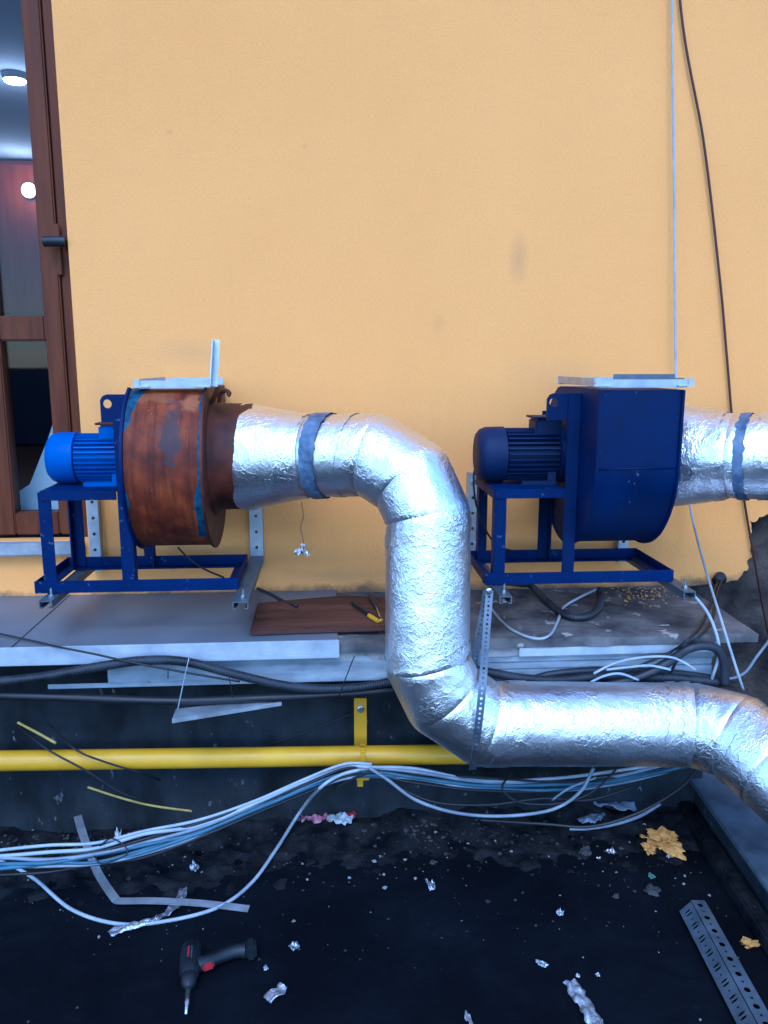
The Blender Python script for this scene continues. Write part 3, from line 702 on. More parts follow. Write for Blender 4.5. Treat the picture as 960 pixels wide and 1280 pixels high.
cl = MB(); ribs = [(gy+.034*math.cos(t_), bq.z+.034*math.sin(t_)) for t_ in [R(60+18*k) for k in range(14)]]
for k in range(13): cl.bar((bx+.003, ribs[k][0], ribs[k][1]), (bx+.003, ribs[k+1][0], ribs[k+1][1]), .012, .004, up=(1, 0, 0)) if False else cl.box((bx-.004, min(ribs[k][0], ribs[k+1][0])-.002, min(ribs[k][1], ribs[k+1][1])-.002), (bx+.010, max(ribs[k][0], ribs[k+1][0])+.002, max(ribs[k][1], ribs[k+1][1])+.002))
cl.build('clamp', MT['yellow'], gb)
MB().box((bx-.015, gy-.030, bq.z-.085), (bx+.003, gy-.024, bq.z-.034)).box((bx-.018, gy-.038, bq.z-.060), (bx+.022, gy+.06, bq.z-.042)).build('lug', MT['yellow'], gb, bevel=.0015)

# ------------------------------------------------------------------ perforated strap round the duct
def ribbon(path, width, thick, side, hole_r=0, pitch=.014, alt=True):
    path = smoothpath(path, .006); acc = [0]
    for i in range(1, len(path)): acc.append(acc[-1]+(path[i]-path[i-1]).length)
    L = acc[-1]
    def at(s):
        s = min(max(s, 0), L-1e-6); i = 0
        lo, hi = 0, len(acc)-1
        while hi-lo > 1:
            m = (lo+hi)//2
            if acc[m] <= s: lo = m
            else: hi = m
        t = (s-acc[lo])/(acc[hi]-acc[lo]); q = path[lo].lerp(path[hi], t); d = (path[hi]-path[lo]).normalized()
        return q, d
    def to3(u, v, w):
        q, d = at(u); r = (Vector(side)-d*Vector(side).dot(d)).normalized(); nn = d.cross(r); return q+r*v+nn*(w-thick/2)
    n = int(L/pitch); hw_ = width/2
    outer = [(L*k/(2*n), -hw_) for k in range(2*n+1)]+[(L*k/(2*n), hw_) for k in range(2*n, -1, -1)]
    holes = [circle(pitch*(k+.5), 0, hole_r if (not alt or k % 2) else hole_r*.65, 8) for k in range(n)] if hole_r else []
    return MB().plate(outer, holes, thick, to3)
st = thing('perforated_strap', 'grey perforated metal strap hanging from the bracket round the lower elbow', 'strap', P(600, 850, Y=2.0))
ribbon([P(612, 738, Y=2.165), P(608, 790, Y=2.09), P(604, 845, Y=1.995), P(601, 880, Y=1.968), P(597, 915, Y=1.968), P(593, 945, Y=2.0), P(591, 962, Y=2.05)], .021, .0012, (1, 0, 0), .0042, .0135).build('front_strap', MT['strap'], st)
ribbon([P(608, 738, Y=2.19), P(604, 765, Y=2.185), P(597, 800, Y=2.18), P(591, 850, Y=2.21), P(590, 880, Y=2.22)], .02, .0012, (1, 0, 0), .004, .0135).build('rear_strap', MT['strap'], st)
MB().lathe(P(611, 738, Y=2.158), (0, -1, 0), [(0, .009), (.006, .009), (.007, .004), (.014, .004)], 6).build('nut', MT['steel'], st)

# ------------------------------------------------------------------ cables
wc, gc, bc, bk, cn = MT['white_cable'], MT['grey_cable'], MT['blue_cable'], MT['black'], MT['conduit']
cable('white_cable', [P(838, -500, Y=2.72), P(840, 0, Y=2.72), P(843, 250, Y=2.71), P(845, 470, Y=2.70), P(852, 560, Y=2.69), P(864, 640, Y=2.66), P(880, 705, Y=2.45), P(904, 783, Y=2.20), P(917, 825, Y=2.17), P(929, 862, Y=2.17)], .0042, wc, 'pale cable hanging down the wall and over the ledge end beside the dark red cable')
cable('red_cable', [P(836, -300, Y=2.735), P(850, 0, Y=2.735), P(880, 180, Y=2.735), P(900, 350, Y=2.735), P(909, 450, Y=2.735), P(917, 540, Y=2.735), P(931, 630, Y=2.735), P(943, 700, Y=2.735), P(958, 780, Y=2.74), P(975, 850, Y=2.74)], .0042, MT['red_cable'], 'dark red cable slanting down the orange wall at the right')
z1 = LZ+.014
cable('fan_cable', [P(628, 727, Y=2.42), P(650, 729, Y=2.46), P(664, 732, Z=.74), P(684, 752, Z=z1), P(705, 768, Z=z1), P(728, 772, Z=z1), P(746, 763, Z=z1), P(752, 748, Z=z1), P(749, 737, Z=z1)], .0115, cn, 'black conduit loop lying on the ledge under the dark blue fan', corr=True)
cable('white_cable', [P(607, 742, Z=.80), P(615, 762, Z=LZ+.012), P(638, 786, Z=LZ+.008), P(668, 798, Z=LZ+.008), P(687, 794, Z=LZ+.008), P(697, 777, Z=LZ+.008), P(704, 760, Z=LZ+.01), P(722, 748, Z=LZ+.03), P(745, 737, Z=LZ+.02)], .0042, wc, 'white cable looped on the ledge below the dark blue fan frame')
cable('white_cable', [P(846, 734, Y=2.25), P(866, 744, Y=2.24), P(885, 767, Y=2.23), P(897, 798, Y=2.19), P(898, 822, Y=2.19), P(892, 842, Y=2.2), P(886, 860, Y=2.22)], .0048, wc, 'white cable arching down from the rightmost wall bracket')
cable('black_cable', [P(899, 722, Y=2.74), P(893, 740, Z=LZ+.02), P(880, 775, Z=LZ+.008), P(862, 798, Z=LZ+.01), P(838, 815, Y=2.20), P(800, 832, Y=2.20), P(760, 850, Y=2.22)], .0042, bk, 'thin black cable from the wall hole, left one of the pair')
cable('black_cable', [P(903, 722, Y=2.74), P(896, 745, Z=LZ+.02), P(890, 775, Z=LZ+.008), P(874, 796, Z=LZ+.01), P(858, 808, Y=2.20), P(845, 828, Y=2.20), P(836, 846, Y=2.22)], .0042, bk, 'thin black cable from the wall hole, right one of the pair')
MB_ = MB().tube(smoothpath([P(902, 724, Y=2.76), P(900, 721, Y=2.735), P(896, 727, Y=2.715)]), .019, 14)
tag(MB_.build('conduit_stub', cn, smooth=True), 'short black conduit stub poking from the wall hole by the broken plaster', 'conduit')
cable('black_conduit', [P(760, 856, Y=2.2), P(800, 846, Y=2.19), P(838, 826, Y=2.19), P(858, 812, Y=2.18), P(880, 807, Y=2.18), P(897, 812, Y=2.18), P(905, 828, Y=2.18), P(906, 856, Y=2.19)], .014, cn, 'thick black conduit arching in front of the white foam board', 'conduit')
cable('black_conduit', [P(590, 836, Y=2.22), P(620, 842, Y=2.215), P(655, 848, Y=2.21), P(700, 850, Y=2.21), P(760, 845, Y=2.21), P(830, 847, Y=2.21), P(900, 853, Y=2.21)], .0135, cn, 'ribbed black conduit running just above the horizontal foil duct', 'conduit', corr=True)
cable('black_conduit', [P(640, 856, Y=2.24), P(700, 841, Y=2.235), P(780, 838, Y=2.235), P(850, 842, Y=2.235), P(905, 850, Y=2.23)], .011, cn, 'smooth black conduit between foam board and ribbed conduit', 'conduit')
for pts, lab in (([(742, 842), (768, 829), (800, 822), (835, 821), (855, 828), (870, 838)], 'white wire, longest of the three arcs above the horizontal foil duct'),
                 ([(758, 837), (785, 834), (812, 832), (838, 837)], 'white wire, flattest of the three arcs above the horizontal foil duct'),
                 ([(738, 853), (755, 845), (775, 842), (798, 850)], 'white wire, lowest of the three arcs above the horizontal foil duct')):
    cable('white_wire', YL(2.175, *pts), .0038, wc, lab, 'wire', 'white wires above the horizontal duct')
cable('white_cable', [P(962, 800, Y=2.3), P(945, 822, Y=2.3), P(932, 840, Y=2.3), P(915, 848, Y=2.3), P(900, 846, Y=2.3)], .0045, gc, 'grey cable bending away from the ledge end at the right edge')
# left conduits
cable('black_conduit', [P(-40, 856, Y=2.17), P(0, 852, Y=2.17), P(60, 845, Y=2.17), P(120, 834, Y=2.17), P(175, 826, Y=2.17), P(230, 827, Y=2.17), P(290, 842, Y=2.17), P(350, 856, Y=2.18), P(400, 861, Y=2.19), P(450, 859, Y=2.2), P(500, 850, Y=2.22)], .0135, cn, 'ribbed black conduit sagging below the grey metal ledge cover', 'conduit', corr=True)
cable('black_conduit', [P(-40, 868, Y=2.2), P(90, 872, Y=2.2), P(220, 876, Y=2.2), P(340, 872, Y=2.2), P(430, 867, Y=2.2), P(500, 862, Y=2.22)], .0125, bk, 'smooth black conduit running straight below the ribbed one', 'conduit')
cable('thin_cable', [P(-20, 788, Z=.722), P(40, 801, Z=.721), P(75, 809, Y=2.19), P(120, 818, Y=2.17), P(170, 829, Y=2.15), P(240, 842, Y=2.15), P(300, 852, Y=2.16)], .0032, bk, 'thin black cable drooping over the white lip of the ledge cover')
cable('thin_cable', [P(322, 736, Z=.74), P(338, 743, Z=.735), P(355, 752, Z=.725), P(371, 757, Z=.738)], .0062, bk, 'short thick black cable end lying behind the wooden plank')
cable('fan_cable', [P(222, 684, Y=2.5), P(235, 697, Y=2.5), P(255, 711, Y=2.5), P(280, 722, Y=2.52)], .0032, bk, 'thin black cable drooping below the rusty fan casing')
cable('fan_cable', [P(606, 560, Y=2.5), P(597, 575, Y=2.47), P(592, 600, Y=2.47), P(598, 640, Y=2.5), P(620, 680, Y=2.55), P(660, 693, Y=2.6), P(690, 702, Y=2.6)], .0032, bk, 'thin black cable hanging from the navy motor')
for (pts, lab) in (([(236, 823), (230, 850), (222, 888)], 'pale tie wire holding the left end of the slanting metal strip'), ([(286, 845), (291, 872)], 'dark tie wire near the right half of the slanting metal strip'), ([(443, 820), (432, 848), (424, 870)], 'dark wire sticking up beside the riser below the ledge'), ([(210, 835), (210, 848)], 'tiny dark wire end over the white trim board')):
    cable('tie_wire', YL(2.14, *pts), .0016, wc if 'pale' in lab else bk, lab, 'wire', step=.01, seg=6)
vs = [P(215, 899, Y=2.13), P(352, 877, Y=2.20), P(350, 872, Y=2.22), P(220, 886, Y=2.19)]
mb = MB(); vs += [v+Vector((0, .001, -.003)) for v in vs]; vs += [v+q for v in (vs[0], vs[1]) for q in (Vector((0, -.001, .0005)), Vector((0, -.001, -.012)), Vector((0, .001, -.012)), Vector((0, .001, .0005)))]
mb.add(vs, [(0,1,2,3),(7,6,5,4),(0,4,5,1),(1,5,6,2),(2,6,7,3),(3,7,4,0),(8,12,13,9),(9,13,14,10),(10,14,15,11),(11,15,12,8),(8,9,10,11),(15,14,13,12)])
tag(mb.build('metal_strip', MT['galv']), 'grey tapered metal strip hanging aslant above the yellow pipe', 'metal strip')
# bundle of cables along the bottom of the plinth
def bundle(off, r, mat, label, seed, end=None):
    rnd = random.Random(seed)
    base = [(-40, 1083, 2.02), (0, 1079, 2.02), (60, 1076, 2.02), (120, 1070, 2.03), (180, 1056, 2.05), (250, 1036, 2.09), (320, 1009, 2.14), (380, 984, 2.19), (430, 967, 2.23), (465, 963, 2.235), (520, 970, 2.24), (600, 979, 2.24), (690, 981, 2.24), (760, 974, 2.25), (830, 960, 2.29), (885, 945, 2.34)]
    if end: base = base[end[0]:end[1]]
    pts = []
    for px, py, Y in base:
        spread = (.9 if px < 250 else .55) if px < 470 else .5
        pts.append(P(px, py+off*spread+rnd.uniform(-3.2, 3.2), Y=Y+rnd.uniform(-.008, .008)))
    cable('bundle_cable', pts, r, mat, label, 'cable', 'cables of the bundle along the concrete base')
bundle(-12, .0052, wc, 'white cable, topmost of the long bundle below the yellow pipe', 1)
bundle(-4, .0055, gc, 'grey cable between white and blue ones in the long bundle', 2)
bundle(2, .0058, bc, 'upper blue cable of the long bundle below the yellow pipe', 3)
bundle(8, .0058, bc, 'lower blue cable of the long bundle below the yellow pipe', 4)
bundle(14, .0045, bk, 'black cable, lowest of the long bundle below the yellow pipe', 5)
bundle(-18, .0045, wc, 'thin white cable above the rest of the bundle at the left edge', 6, (0, 10))
bundle(5, .0045, bc, 'blue cable in front of the other two blue ones in the bundle', 8)
cable('white_cable', [P(-30, 1070, Z=.06), P(10, 1080, Z=.05), P(45, 1100, Z=.02), P(90, 1137, Z=.006), P(150, 1155, Z=.006), P(215, 1150, Z=.006), P(275, 1133, Z=.006), P(315, 1103, Z=.006), P(345, 1062, Z=.03), P(375, 1015, Z=.08), P(400, 985, Y=2.2), P(425, 969, Y=2.22), P(450, 962, Y=2.23)], .0052, wc, 'single white cable sweeping in a wide loop over the black ground')
cable('grey_cable', [P(462, 960, Y=2.2), P(485, 975, Y=2.19), P(520, 1000, Y=2.18), P(570, 1016, Y=2.17), P(630, 1020, Y=2.17), P(690, 1012, Y=2.17), P(725, 990, Y=2.17), P(742, 960, Y=2.18)], .005, gc, 'grey cable sagging in an arc below the horizontal foil duct')
cable('black_cable', [P(600, 1025, Y=2.22), P(680, 1030, Y=2.2), P(740, 1033, Y=2.17), P(800, 1015, Y=2.17), P(850, 985, Y=2.2), P(870, 962, Y=2.22)], .005, bk, 'black cable curving below the horizontal foil duct')
cable('grey_cable', [P(712, 1036, Z=.02), P(735, 1036, Z=.02), P(770, 1030, Z=.03), P(800, 1020, Z=.045), P(825, 1005, Z=.07)], .0055, gc, 'short grey cable curving over the torn film near the beige plaster lump')
cable('dark_cable', [P(20, 905, Y=2.37), P(60, 937, Y=2.26), P(105, 962, Y=2.24), P(150, 990, Y=2.25), P(185, 1003, Y=2.28)], .003, bk, 'thin dark cable slanting over the yellow pipe, left of two')
cable('dark_cable', [P(60, 905, Y=2.38), P(95, 937, Y=2.27), P(130, 952, Y=2.262), P(172, 965, Y=2.28), P(200, 975, Y=2.36)], .003, bk, 'thin dark cable slanting over the yellow pipe, right of two')
cable('dry_stalk', [P(22, 903, Y=2.3), P(45, 915, Y=2.29), P(70, 929, Y=2.275)], .004, MT['straw'], 'yellow dry stalk leaning above the yellow pipe at the left', 'stalk')
cable('dry_stalk', [P(110, 984, Y=2.33), P(150, 997, Y=2.3), P(190, 1007, Y=2.28), P(240, 1014, Y=2.28)], .0035, MT['straw'], 'yellow dry stalk lying below the yellow pipe', 'stalk')
cable('dry_twig', [P(340, 930, Y=2.395), P(390, 912, Y=2.39), P(438, 893, Y=2.385)], .0016, MT['twig'], 'thin grey twig against the dark concrete left of the pipe bracket', 'twig', seg=6)

def dirt_h(x, y):
    t = min(1, (y-1.98)/.425)
    if t < 0: return -1
    h = (t**1.7)*.062*(.55+.8*noise.fractal(Vector((x*3.1, y*3, 0)), 1, 2, 4))+.016*noise.fractal(Vector((x*16, y*16, 3)), 1, 2, 5)*min(1, .25+t*2)
    return h-.014*(1-t)+.006*noise.noise(Vector((x*2.2, y*5, 9)))
def PD(px, py):
    """photo point on the ground or on the dirt bank along the concrete base"""
    z = 0
    for k in range(12): q = P(px, py, Z=z); z = .5*z+.5*max(0, dirt_h(q.x, q.y)) if q.y < 2.4 else z+.01
    return P(px, py, Z=z)
bundle(-8, .004, bk, 'thin black cable running between the white ones of the bundle', 21)
bundle(10, .004, gc, 'thin grey cable low in the bundle below the yellow pipe', 22)
cable('black_cable', [P(420, 985, Y=2.24), P(445, 972, Y=2.22), P(470, 966, Y=2.2), P(500, 985, Y=2.2), P(545, 1003, Y=2.19), P(610, 1006, Y=2.19), P(680, 998, Y=2.2), P(735, 1000, Y=2.2), P(790, 984, Y=2.22)], .0042, bk, 'black cable drooping in a shallow double sag right of the pipe bracket')
cable('black_cable', [P(640, 966, Y=2.25), P(628, 985, Y=2.2), P(650, 1003, Y=2.19), P(700, 1004, Y=2.18), P(740, 990, Y=2.19), P(770, 962, Y=2.22)], .0034, bk, 'thin black cable curling below the middle of the horizontal duct')
cable('grey_cable', [P(690, 1000, Y=2.2), P(712, 985, Y=2.18), P(745, 972, Y=2.19)], .0035, gc, 'short grey cable end poking up below the horizontal duct')
cable('black_cable', [P(120, 1062, Y=2.04), P(140, 1048, Y=2.02), P(160, 1066, Y=2.0), P(128, 1080, Y=2.0), P(118, 1070, Y=2.02)], .0022, bk, 'black tie wire wound round the bundle at the left')
# ------------------------------------------------------------------ litter on the ground
def litter(name, px, py, sx, sy, rot, mat, label, cat, seed, h=.014, z=.0, group=None, outline=.45):
    return tag(crumpled(MB(), PD(px, py)+Vector((0, 0, z)), sx*.85, sy*.8, rot, h*.55, seed, outline=outline).build(name, mat, smooth=True), label, cat, group)
sc = MT['scrap']; G = 'foil scraps on the black ground'
litter('foil_scrap', 243, 1086, .045, .06, .3, sc, 'white foil scrap just right of the cable bundle, rounded', 'foil scrap', 11, .02, group=G)
litter('foil_scrap', 148, 1047, .03, .05, .5, sc, 'pale foil scrap standing behind the cable bundle at the left', 'foil scrap', 12, .04, .0, group=G)
litter('foil_scrap', 538, 1108, .038, .07, .2, sc, 'upright pointed foil scrap alone in the middle of the ground', 'foil scrap', 13, .03, group=G)
litter('foil_scrap', 700, 1143, .04, .03, .8, sc, 'small curled foil scrap below and right of the pointed one', 'foil scrap', 14, .02, group=G)
litter('foil_scrap', 678, 1206, .052, .03, -.5, sc, 'flat diamond-shaped foil scrap near the bottom centre', 'foil scrap', 15, .008, group=G)
litter('foil_scrap', 368, 1184, .035, .045, -.6, sc, 'small foil scrap right of the drill handle', 'foil scrap', 16, .012, group=G)
litter('foil_scrap', 332, 1212, .018, .026, .4, sc, 'tiny foil scrap between drill and curled foil strip', 'foil scrap', 17, .01, group=G)
litter('foil_scrap', 722, 1221, .016, .016, .4, sc, 'tiny square foil scrap beside the long foil strip, left', 'foil scrap', 18, .006, group=G)
litter('foil_scrap', 747, 1220, .014, .018, .9, sc, 'tiny foil scrap beside the long foil strip, right', 'foil scrap', 19, .006, group=G)
litter('foil_scrap', 586, 1275, .02, .06, .2, sc, 'narrow foil scrap at the bottom edge left of the long strip', 'foil scrap', 20, .012, group=G)
litter('foil_scrap', 764, 1066, .04, .035, .1, sc, 'crumpled foil scrap left of the beige plaster lump', 'foil scrap', 21, .016, group=G)
litter('foil_scrap', 748, 1074, .022, .016, .1, sc, 'small bright foil scrap beside the crumpled one near the plaster lump', 'foil scrap', 22, .01, group=G)
litter('foil_scrap', 835, 1072, .024, .02, .6, sc, 'small foil scrap in front of the beige plaster lump', 'foil scrap', 23, .012, group=G)
litter('green_scrap', 814, 1096, .035, .03, .5, MT['green'], 'small green plastic scrap in front of the beige plaster lump', 'plastic scrap', 24, .01)
litter('torn_film', 762, 1008, .22, .12, -.35, MT['film'], 'torn grey film lying below the horizontal foil duct', 'film', 25, .03, .006)
litter('torn_film', 792, 988, .09, .12, .3, MT['film'], 'small grey film flap standing behind the larger torn film', 'film', 26, .06, .012)
litter('torn_film', 740, 1026, .17, .07, .35, MT['film'], 'long grey film strip in front of the larger torn film', 'film', 27, .03, .004)
pk = thing('pink_plastic_bag', 'crumpled pink and white plastic bag at the foot of the concrete base', 'plastic bag', PD(410, 1025))
crumpled(MB(), PD(392, 1023), .11, .085, .1, .02, 31).build('pink_sheet', MT['pink'], pk, smooth=True)
crumpled(MB(), PD(425, 1027), .10, .07, -.3, .02, 32).build('pale_sheet', MT['white_cable'], pk, smooth=True)
crumpled(MB(), PD(436, 1021)+Vector((0, 0, .004)), .06, .06, .9, .014, 33).build('red_sheet', MT['red'], pk, smooth=True)
def lump(name, px, py, size, mat, label, cat, seed, flat=.6, group=None, sub=3, rough=.5):
    bm = bmesh.new(); bmesh.ops.create_icosphere(bm, subdivisions=sub, radius=1); c = PD(px, py)
    for v in bm.verts:
        n_ = v.co.normalized(); k = 1+rough*noise.fractal(n_*1.3+Vector((seed, 0, seed)), 1, 2, 3)+.5*rough*(noise.cell(n_*2.2+Vector((seed, 2, 1)))-.5)
        v.co = Vector((n_.x*size[0]*k, n_.y*size[1]*k, max(n_.z*size[2]*k, -.3*size[2])))
    vs = [v.co+c+Vector((0, 0, .3*size[2])) for v in bm.verts]; bm.verts.index_update(); fs = [[v.index for v in f.verts] for f in bm.faces]; bm.free()
    mb = MB(); mb.add(vs, fs); return tag(mb.build(name, mat), label, cat, group)
lump('plaster_lump', 832, 1055, (.058, .06, .028), MT['beige'], 'broken beige plaster lump on the ground below the duct end', 'plaster', 3, sub=4, rough=.7)
lump('plaster_lump', 812, 1063, (.02, .022, .016), MT['beige'], 'small beige plaster crumb touching the big plaster lump', 'plaster', 9, rough=.7)
lump('small_stone', 815, 1114, (.022, .02, .012), MT['stone'], 'grey stone below the green plastic scrap', 'stone', 5)
lump('small_stone', 770, 1121, (.010, .009, .008), MT['stone'], 'tiny grey stone left of the grey stone', 'stone', 6)
lump('small_stone', 731, 1066, (.02, .016, .014), MT['stone'], 'dark grey stone left of the crumpled foil near the plaster lump', 'stone', 7)
lump('plaster_crumb', 936, 1181, (.02, .016, .012), MT['beige'], 'small beige plaster crumb right of the perforated steel channel', 'plaster', 8, rough=.6)
lump('plaster_crumb', 907, 1049, (.009, .009, .008), MT['beige'], 'tiny beige plaster crumb beside the grey beam', 'plaster', 12)
for (px, py, sz, lab, sd) in ((689, 779, (.024, .012, .004), 'flat pale plaster chip on the ledge beside the black conduit loop', 41), (628, 752, (.03, .016, .003), 'pale grey mortar chip on the ledge beside the perforated strap', 42), (718, 757, (.012, .007, .004), 'small pale chip inside the black conduit loop on the ledge', 43), (832, 782, (.016, .005, .003), 'thin white chip near the front edge of the ledge', 44)):
    PD_ = PD; PD = lambda a, b: P(a, b, Z=LZ+.002)
    lump('plaster_chip', px, py, sz, MT['edge_concrete'], lab, 'plaster', sd, rough=.6); PD = PD_
# foil strips
def strip(name, pts, w, mat, label, seed, h=.012):
    path = smoothpath(ZL(.004, *pts), .006); mb = MB(); n = len(path); vs = []
    for i, q in enumerate(path):
        d = (path[min(i+1, n-1)]-path[max(i-1, 0)]).normalized(); r = d.cross(Vector((0, 0, 1)))
        for k in range(7):
            t = k/6*2-1; wv = w/2*(1+.5*noise.noise(Vector((i*.3, seed, t))))
            vs.append(q+r*t*wv+Vector((0, 0, abs(noise.fractal(Vector((i*.16, t*1.1, seed)), 1, 2, 3))*h*.9)))
    m = len(vs); vs += [v+Vector((0, 0, .0012)) for v in vs]
    fs = []
    for i in range(n-1):
        for k in range(6):
            a = i*7+k; fs.append((a, a+7, a+8, a+1)); fs.append((a+m, a+1+m, a+8+m, a+7+m))
        for k in (0, 6): a = i*7+k; fs.append((a, a+7, a+7+m, a+m))
    mb.add(vs, fs); return tag(mb.build(name, mat, smooth=True), label, 'foil strip', 'crumpled foil strips on the ground')
strip('foil_strip', [(137, 1169), (160, 1160), (200, 1148), (220, 1132), (231, 1112)], .026, sc, 'crumpled white foil strip lying across the white cable loop', 2, .018)
strip('foil_strip', [(334, 1251), (345, 1243), (355, 1234)], .028, sc, 'short curled foil strip lying right of the drill', 4, .014)
strip('foil_strip', [(712, 1228), (722, 1244), (733, 1262), (750, 1290)], .036, sc, 'long shiny foil strip running off the bottom edge', 6, .018)
bs = ribbon([P(97, 1020, Z=.10), P(106, 1050, Z=.085), P(122, 1090, Z=.03), P(143, 1122, Z=.012), P(150, 1126, Z=.012), P(190, 1126, Z=.014), P(250, 1129, Z=.012), P(311, 1136, Z=.004)], .024, .0015, (.45, .85, .1))
tag(bs.build('bent_strap', MT['galv']), 'grey flat metal strap bent in the middle below the cable bundle', 'metal strap')
# grit, soil heap
rng = random.Random(4)
def flake(mb, c, s):
    an = rng.uniform(0, 6.3); nn = rng.choice((3, 4, 5)); h = s*rng.uniform(.15, .6)
    pts = [Vector((c.x+math.cos(an+j*6.283/nn)*s*rng.uniform(.5, 1.2), c.y+math.sin(an+j*6.283/nn)*s*rng.uniform(.5, 1.2), c.z)) for j in range(nn)]
    mb.add(pts+[p_+Vector((0, 0, h)) for p_ in pts], [tuple(range(nn-1, -1, -1)), tuple(range(nn, 2*nn))]+[(i, (i+1) % nn, (i+1) % nn+nn, i+nn) for i in range(nn)])
pale, darkg = MB(), MB()
for k in range(420):
    px, py = rng.uniform(-20, 980), 1040+abs(rng.gauss(0, 75)); c = P(px, min(py, 1300), Z=.001)
    if c.y > 2.39: continue
    flake(pale if rng.random() < .3 else darkg, c, rng.choice((.001, .0015, .002, .002, .003, .005)))
for k in range(240):
    px, py = rng.choice((rng.gauss(90, 80), rng.gauss(600, 130), rng.uniform(0, 860))), rng.gauss(1055, 22); c = PD(px, py)
    if c.y > 2.39: continue
    flake(darkg if rng.random() < .8 else pale, c, rng.uniform(.0015, .008))
for k in range(200):
    px, py = rng.choice((rng.gauss(70, 60), rng.gauss(560, 60))), rng.gauss(1038, 16); c = PD(px, py)
    if c.y > 2.38: continue
    flake(darkg, c, rng.uniform(.003, .0095))
kind(pale.build('plaster_grit', M('pale_grit', (.16, .16, .15), (.34, .34, .34), 30, .9, 0, .1, 0)), 'stuff', 'pale plaster grit strewn over the black ground', 'grit')
kind(darkg.build('dark_grit', MT['stone']), 'stuff', 'dark gravel grit along the foot of the concrete base', 'grit')
mb = MB(); nx, ny = 300, 44; vs = []
for j in range(ny+1):
    for i in range(nx+1):
        x = -1.6+2.85*i/nx; y = 1.98+.425*j/ny
        h = dirt_h(x, y)
        vs.append(Vector((x, y, h)))
mb.add(vs, [(j*(nx+1)+i, j*(nx+1)+i+1, (j+1)*(nx+1)+i+1, (j+1)*(nx+1)+i) for j in range(ny) for i in range(nx)])
kind(mb.build('dirt', MT['soil'], smooth=True, recalc=False), 'structure')

# ------------------------------------------------------------------ cordless drill
dz = .030
hc = P(238, 1203, Z=dz); ax_ = (P(231, 1275, Z=dz)-P(240, 1175, Z=dz)).normalized(); sd_ = Vector((-ax_.y, ax_.x, 0)).normalized()
dl = thing('cordless_drill', 'dark cordless drill with red trigger lying on its side on the ground', 'drill', (hc.x, hc.y, 0))
back = hc-ax_*.06
MB().lathe(back, ax_, [(0, .010), (.003, .02), (.010, .025), (.04, .027), (.08, .026), (.098, .024), (.108, .02)], 24).build('housing', MT['drill'], dl, smooth=True, auto=50)
MB().lathe(back+ax_*.109, ax_, [(0, .017), (.005, .018), (.02, .018), (.03, .012), (.036, .007)], 20).build('chuck', MT['black'], dl, smooth=True, auto=40)
MB().lathe(back+ax_*.145+Vector((0, 0, -.004)), ax_, [(0, .0055), (.045, .006), (.048, .004), (.075, .003)], 10).build('bit', MT['steel'], dl, smooth=True)
hb = back+ax_*.07
gpath = smoothpath([hb+sd_*.012, hb+sd_*.04-ax_*.004, hb+sd_*.075-ax_*.020, hb+sd_*.11-ax_*.030, hb+sd_*.135-ax_*.030])
MB().tube(gpath, [.019-.003*math.sin(i/len(gpath)*3.14) for i in range(len(gpath))], 14).build('grip', MT['drill'], dl, smooth=True, auto=50)
be = hb+sd_*.135-ax_*.030
MB().bar(be, be+sd_*.028-ax_*.001, .042, .04, up=(0, 0, 1)).build('battery', MT['drill'], dl, bevel=.007)
MB().bar(hb+sd_*.030+ax_*.016, hb+sd_*.058+ax_*.006, .016, .018).build('trigger', MT['red'], dl, bevel=.005)
MB().bar(back+ax_*.035+Vector((-.004, 0, .0262)), back+ax_*.07+Vector((-.004, 0, .0262)), .005, .003).build('badge', MT['red'], dl, bevel=.001)
MB().bar(back+ax_*.035+Vector((.004, 0, .0262)), back+ax_*.075+Vector((.004, 0, .0262)), .003, .003).build('badge', MT['strap'], dl, bevel=.0008)

# ------------------------------------------------------------------ perforated channel and beam at right
z = .045
a, a2 = P(872, 1126, Z=z), P(985, 1330, Z=z)
d = (a2-a).normalized(); a2 = a+d*.75; L_ = (a2-a).length; rt = d.cross(Vector((0, 0, 1))).normalized()
if rt.x < 0: rt = -rt
wch = .036
pc = thing('perforated_channel', 'grey perforated steel channel lying on the ground at the lower right', 'metal channel', (a+a2)/2-Vector((0, 0, z)))
np_ = int(L_/.05)
holes = [circle(.02+.05*k, .0, .0085, 10, .0075) for k in range(np_)]+[circle(.045+.05*k, .0, .004, 8, .0035) for k in range(np_)]
MB().plate([(0, -wch/2), (L_, -wch/2), (L_, wch/2), (0, wch/2)], holes, .002, lambda u, v, w: a+d*u+rt*v+Vector((0, 0, w))).build('web', MT['strap'], pc)
slots = []
for k in range(np_):
    for off_ in (-.0085, .0085): slots.append(circle(.03+.05*k+off_*.7, .0+.0, .0035, 10, .011))
    slots.append(circle(.055+.05*k, 0, .003, 8))
slots = [s for s in slots if max(q[0] for q in s) < L_-.002]
dn = (Vector((0, 0, -.72))-rt*.7).normalized()
MB().plate([(0.004, -.021), (L_, -.021), (L_, .021), (0.004, .021)], slots, .002, lambda u, v, w: a+d*u-rt*(wch/2+.001)+dn*(.0215+v)+(rt*-.7+Vector((0, 0, .7)))*w*.7).build('side_flange', MT['strap'], pc)
dn2 = (Vector((0, 0, -.9))+rt*.45).normalized()
MB().plate([(0.002, -.021), (L_, -.021), (L_, .021), (0.002, .021)], [], .002, lambda u, v, w: a+d*u+rt*(wch/2+.001)+dn2*(.0215+v)+rt*w).build('side_flange', MT['strap'], pc)
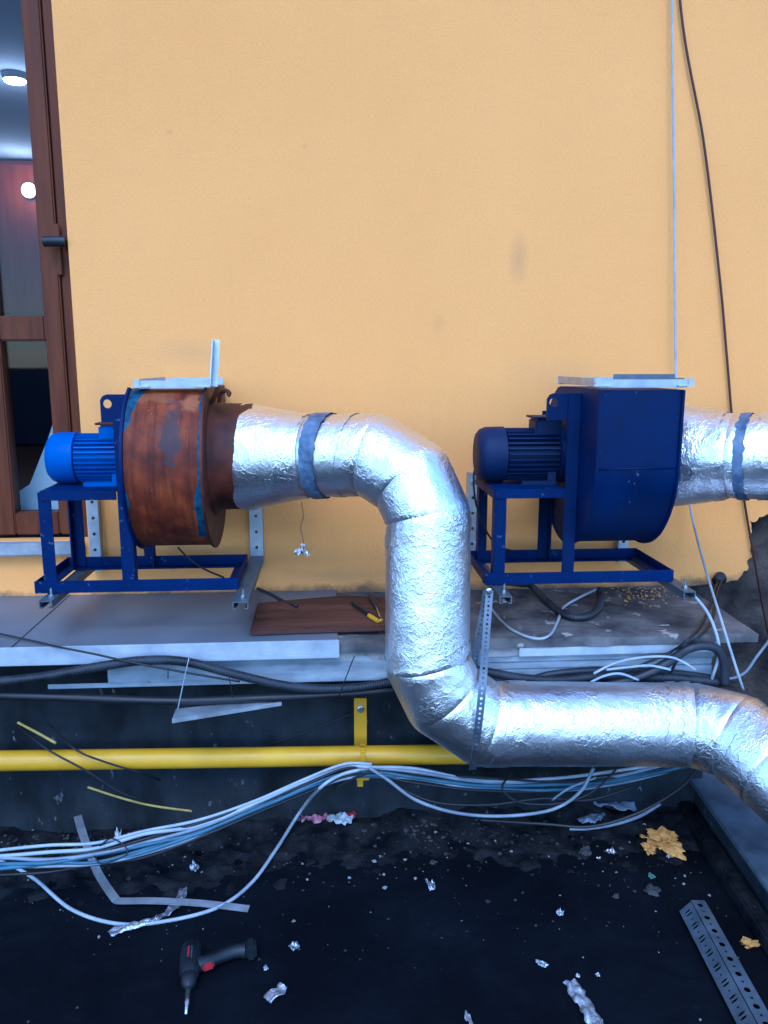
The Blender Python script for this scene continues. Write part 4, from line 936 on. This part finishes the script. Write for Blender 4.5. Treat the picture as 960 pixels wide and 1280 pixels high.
# beam
bz = .13
e0, e1 = P(868, 982, Z=bz), P(962, 1114, Z=bz)
d = (e1-e0).normalized(); n2 = Vector((-d.y, d.x, 0)); n2 = n2 if n2.x > 0 else -n2
bm_ = thing('grey_beam', 'weathered grey board-covered beam under the duct end at the right edge', 'beam', e0-Vector((0, 0, bz)))
A = e0-d*.12; B = e0+d*1.4
def prism(mb, lo_n, hi_n, z0, z1, A=A, B=B):
    vs = [q+n2*k+Vector((0, 0, zz-bz)) for q in (A, B) for k, zz in ((lo_n, z0), (hi_n, z0), (hi_n, z1), (lo_n, z1))]
    mb.add(vs, [(3,2,1,0),(4,5,6,7),(0,1,5,4),(1,2,6,5),(2,3,7,6),(3,0,4,7)]); return mb
prism(MB(), 0, .35, .115, bz).build('top_board', MT['beam'], bm_, bevel=.003)
prism(MB(), .02, .35, 0, .113).build('side_board', MT['plinth'], bm_, bevel=.003)
prism(MB(), -.035, .012, .0, .05).build('kerb_strip', MT['soil'], bm_, bevel=.006)

# ------------------------------------------------------------------ light
w = bpy.data.worlds.new('World'); bpy.context.scene.world = w; w.use_nodes = True
nt = w.node_tree; bg = nt.nodes['Background']
sky = nt.nodes.new('ShaderNodeTexSky'); sky.sky_type = 'NISHITA'; sky.sun_disc = False
SUN_EL, SUN_AZ = R(48), R(190)
sky.sun_elevation = SUN_EL; sky.sun_rotation = SUN_AZ; sky.air_density = 1.0; sky.dust_density = .4; sky.ozone_density = 3.0
nt.links.new(sky.outputs[0], bg.inputs[0]); bg.inputs[1].default_value = .15
sl = bpy.data.lights.new('sun', 'SUN'); sl.energy = .6; sl.angle = R(25); sl.color = (1, .95, .87)
so = bpy.data.objects.new('sun', sl); C.objects.link(so)
dirv = Vector((math.sin(SUN_AZ)*math.cos(SUN_EL), math.cos(SUN_AZ)*math.cos(SUN_EL), math.sin(SUN_EL)))
so.rotation_euler = dirv.to_track_quat('Z', 'Y').to_euler()
vs_ = bpy.context.scene.view_settings
vs_.view_transform = 'Standard'; vs_.look = 'None'; vs_.gamma = 1; vs_.use_curve_mapping = False; vs_.exposure = 1.55
vs_.use_white_balance = True; vs_.white_balance_temperature = 4700      # the phone's cold white balance
bpy.context.scene.cycles.max_bounces = 8
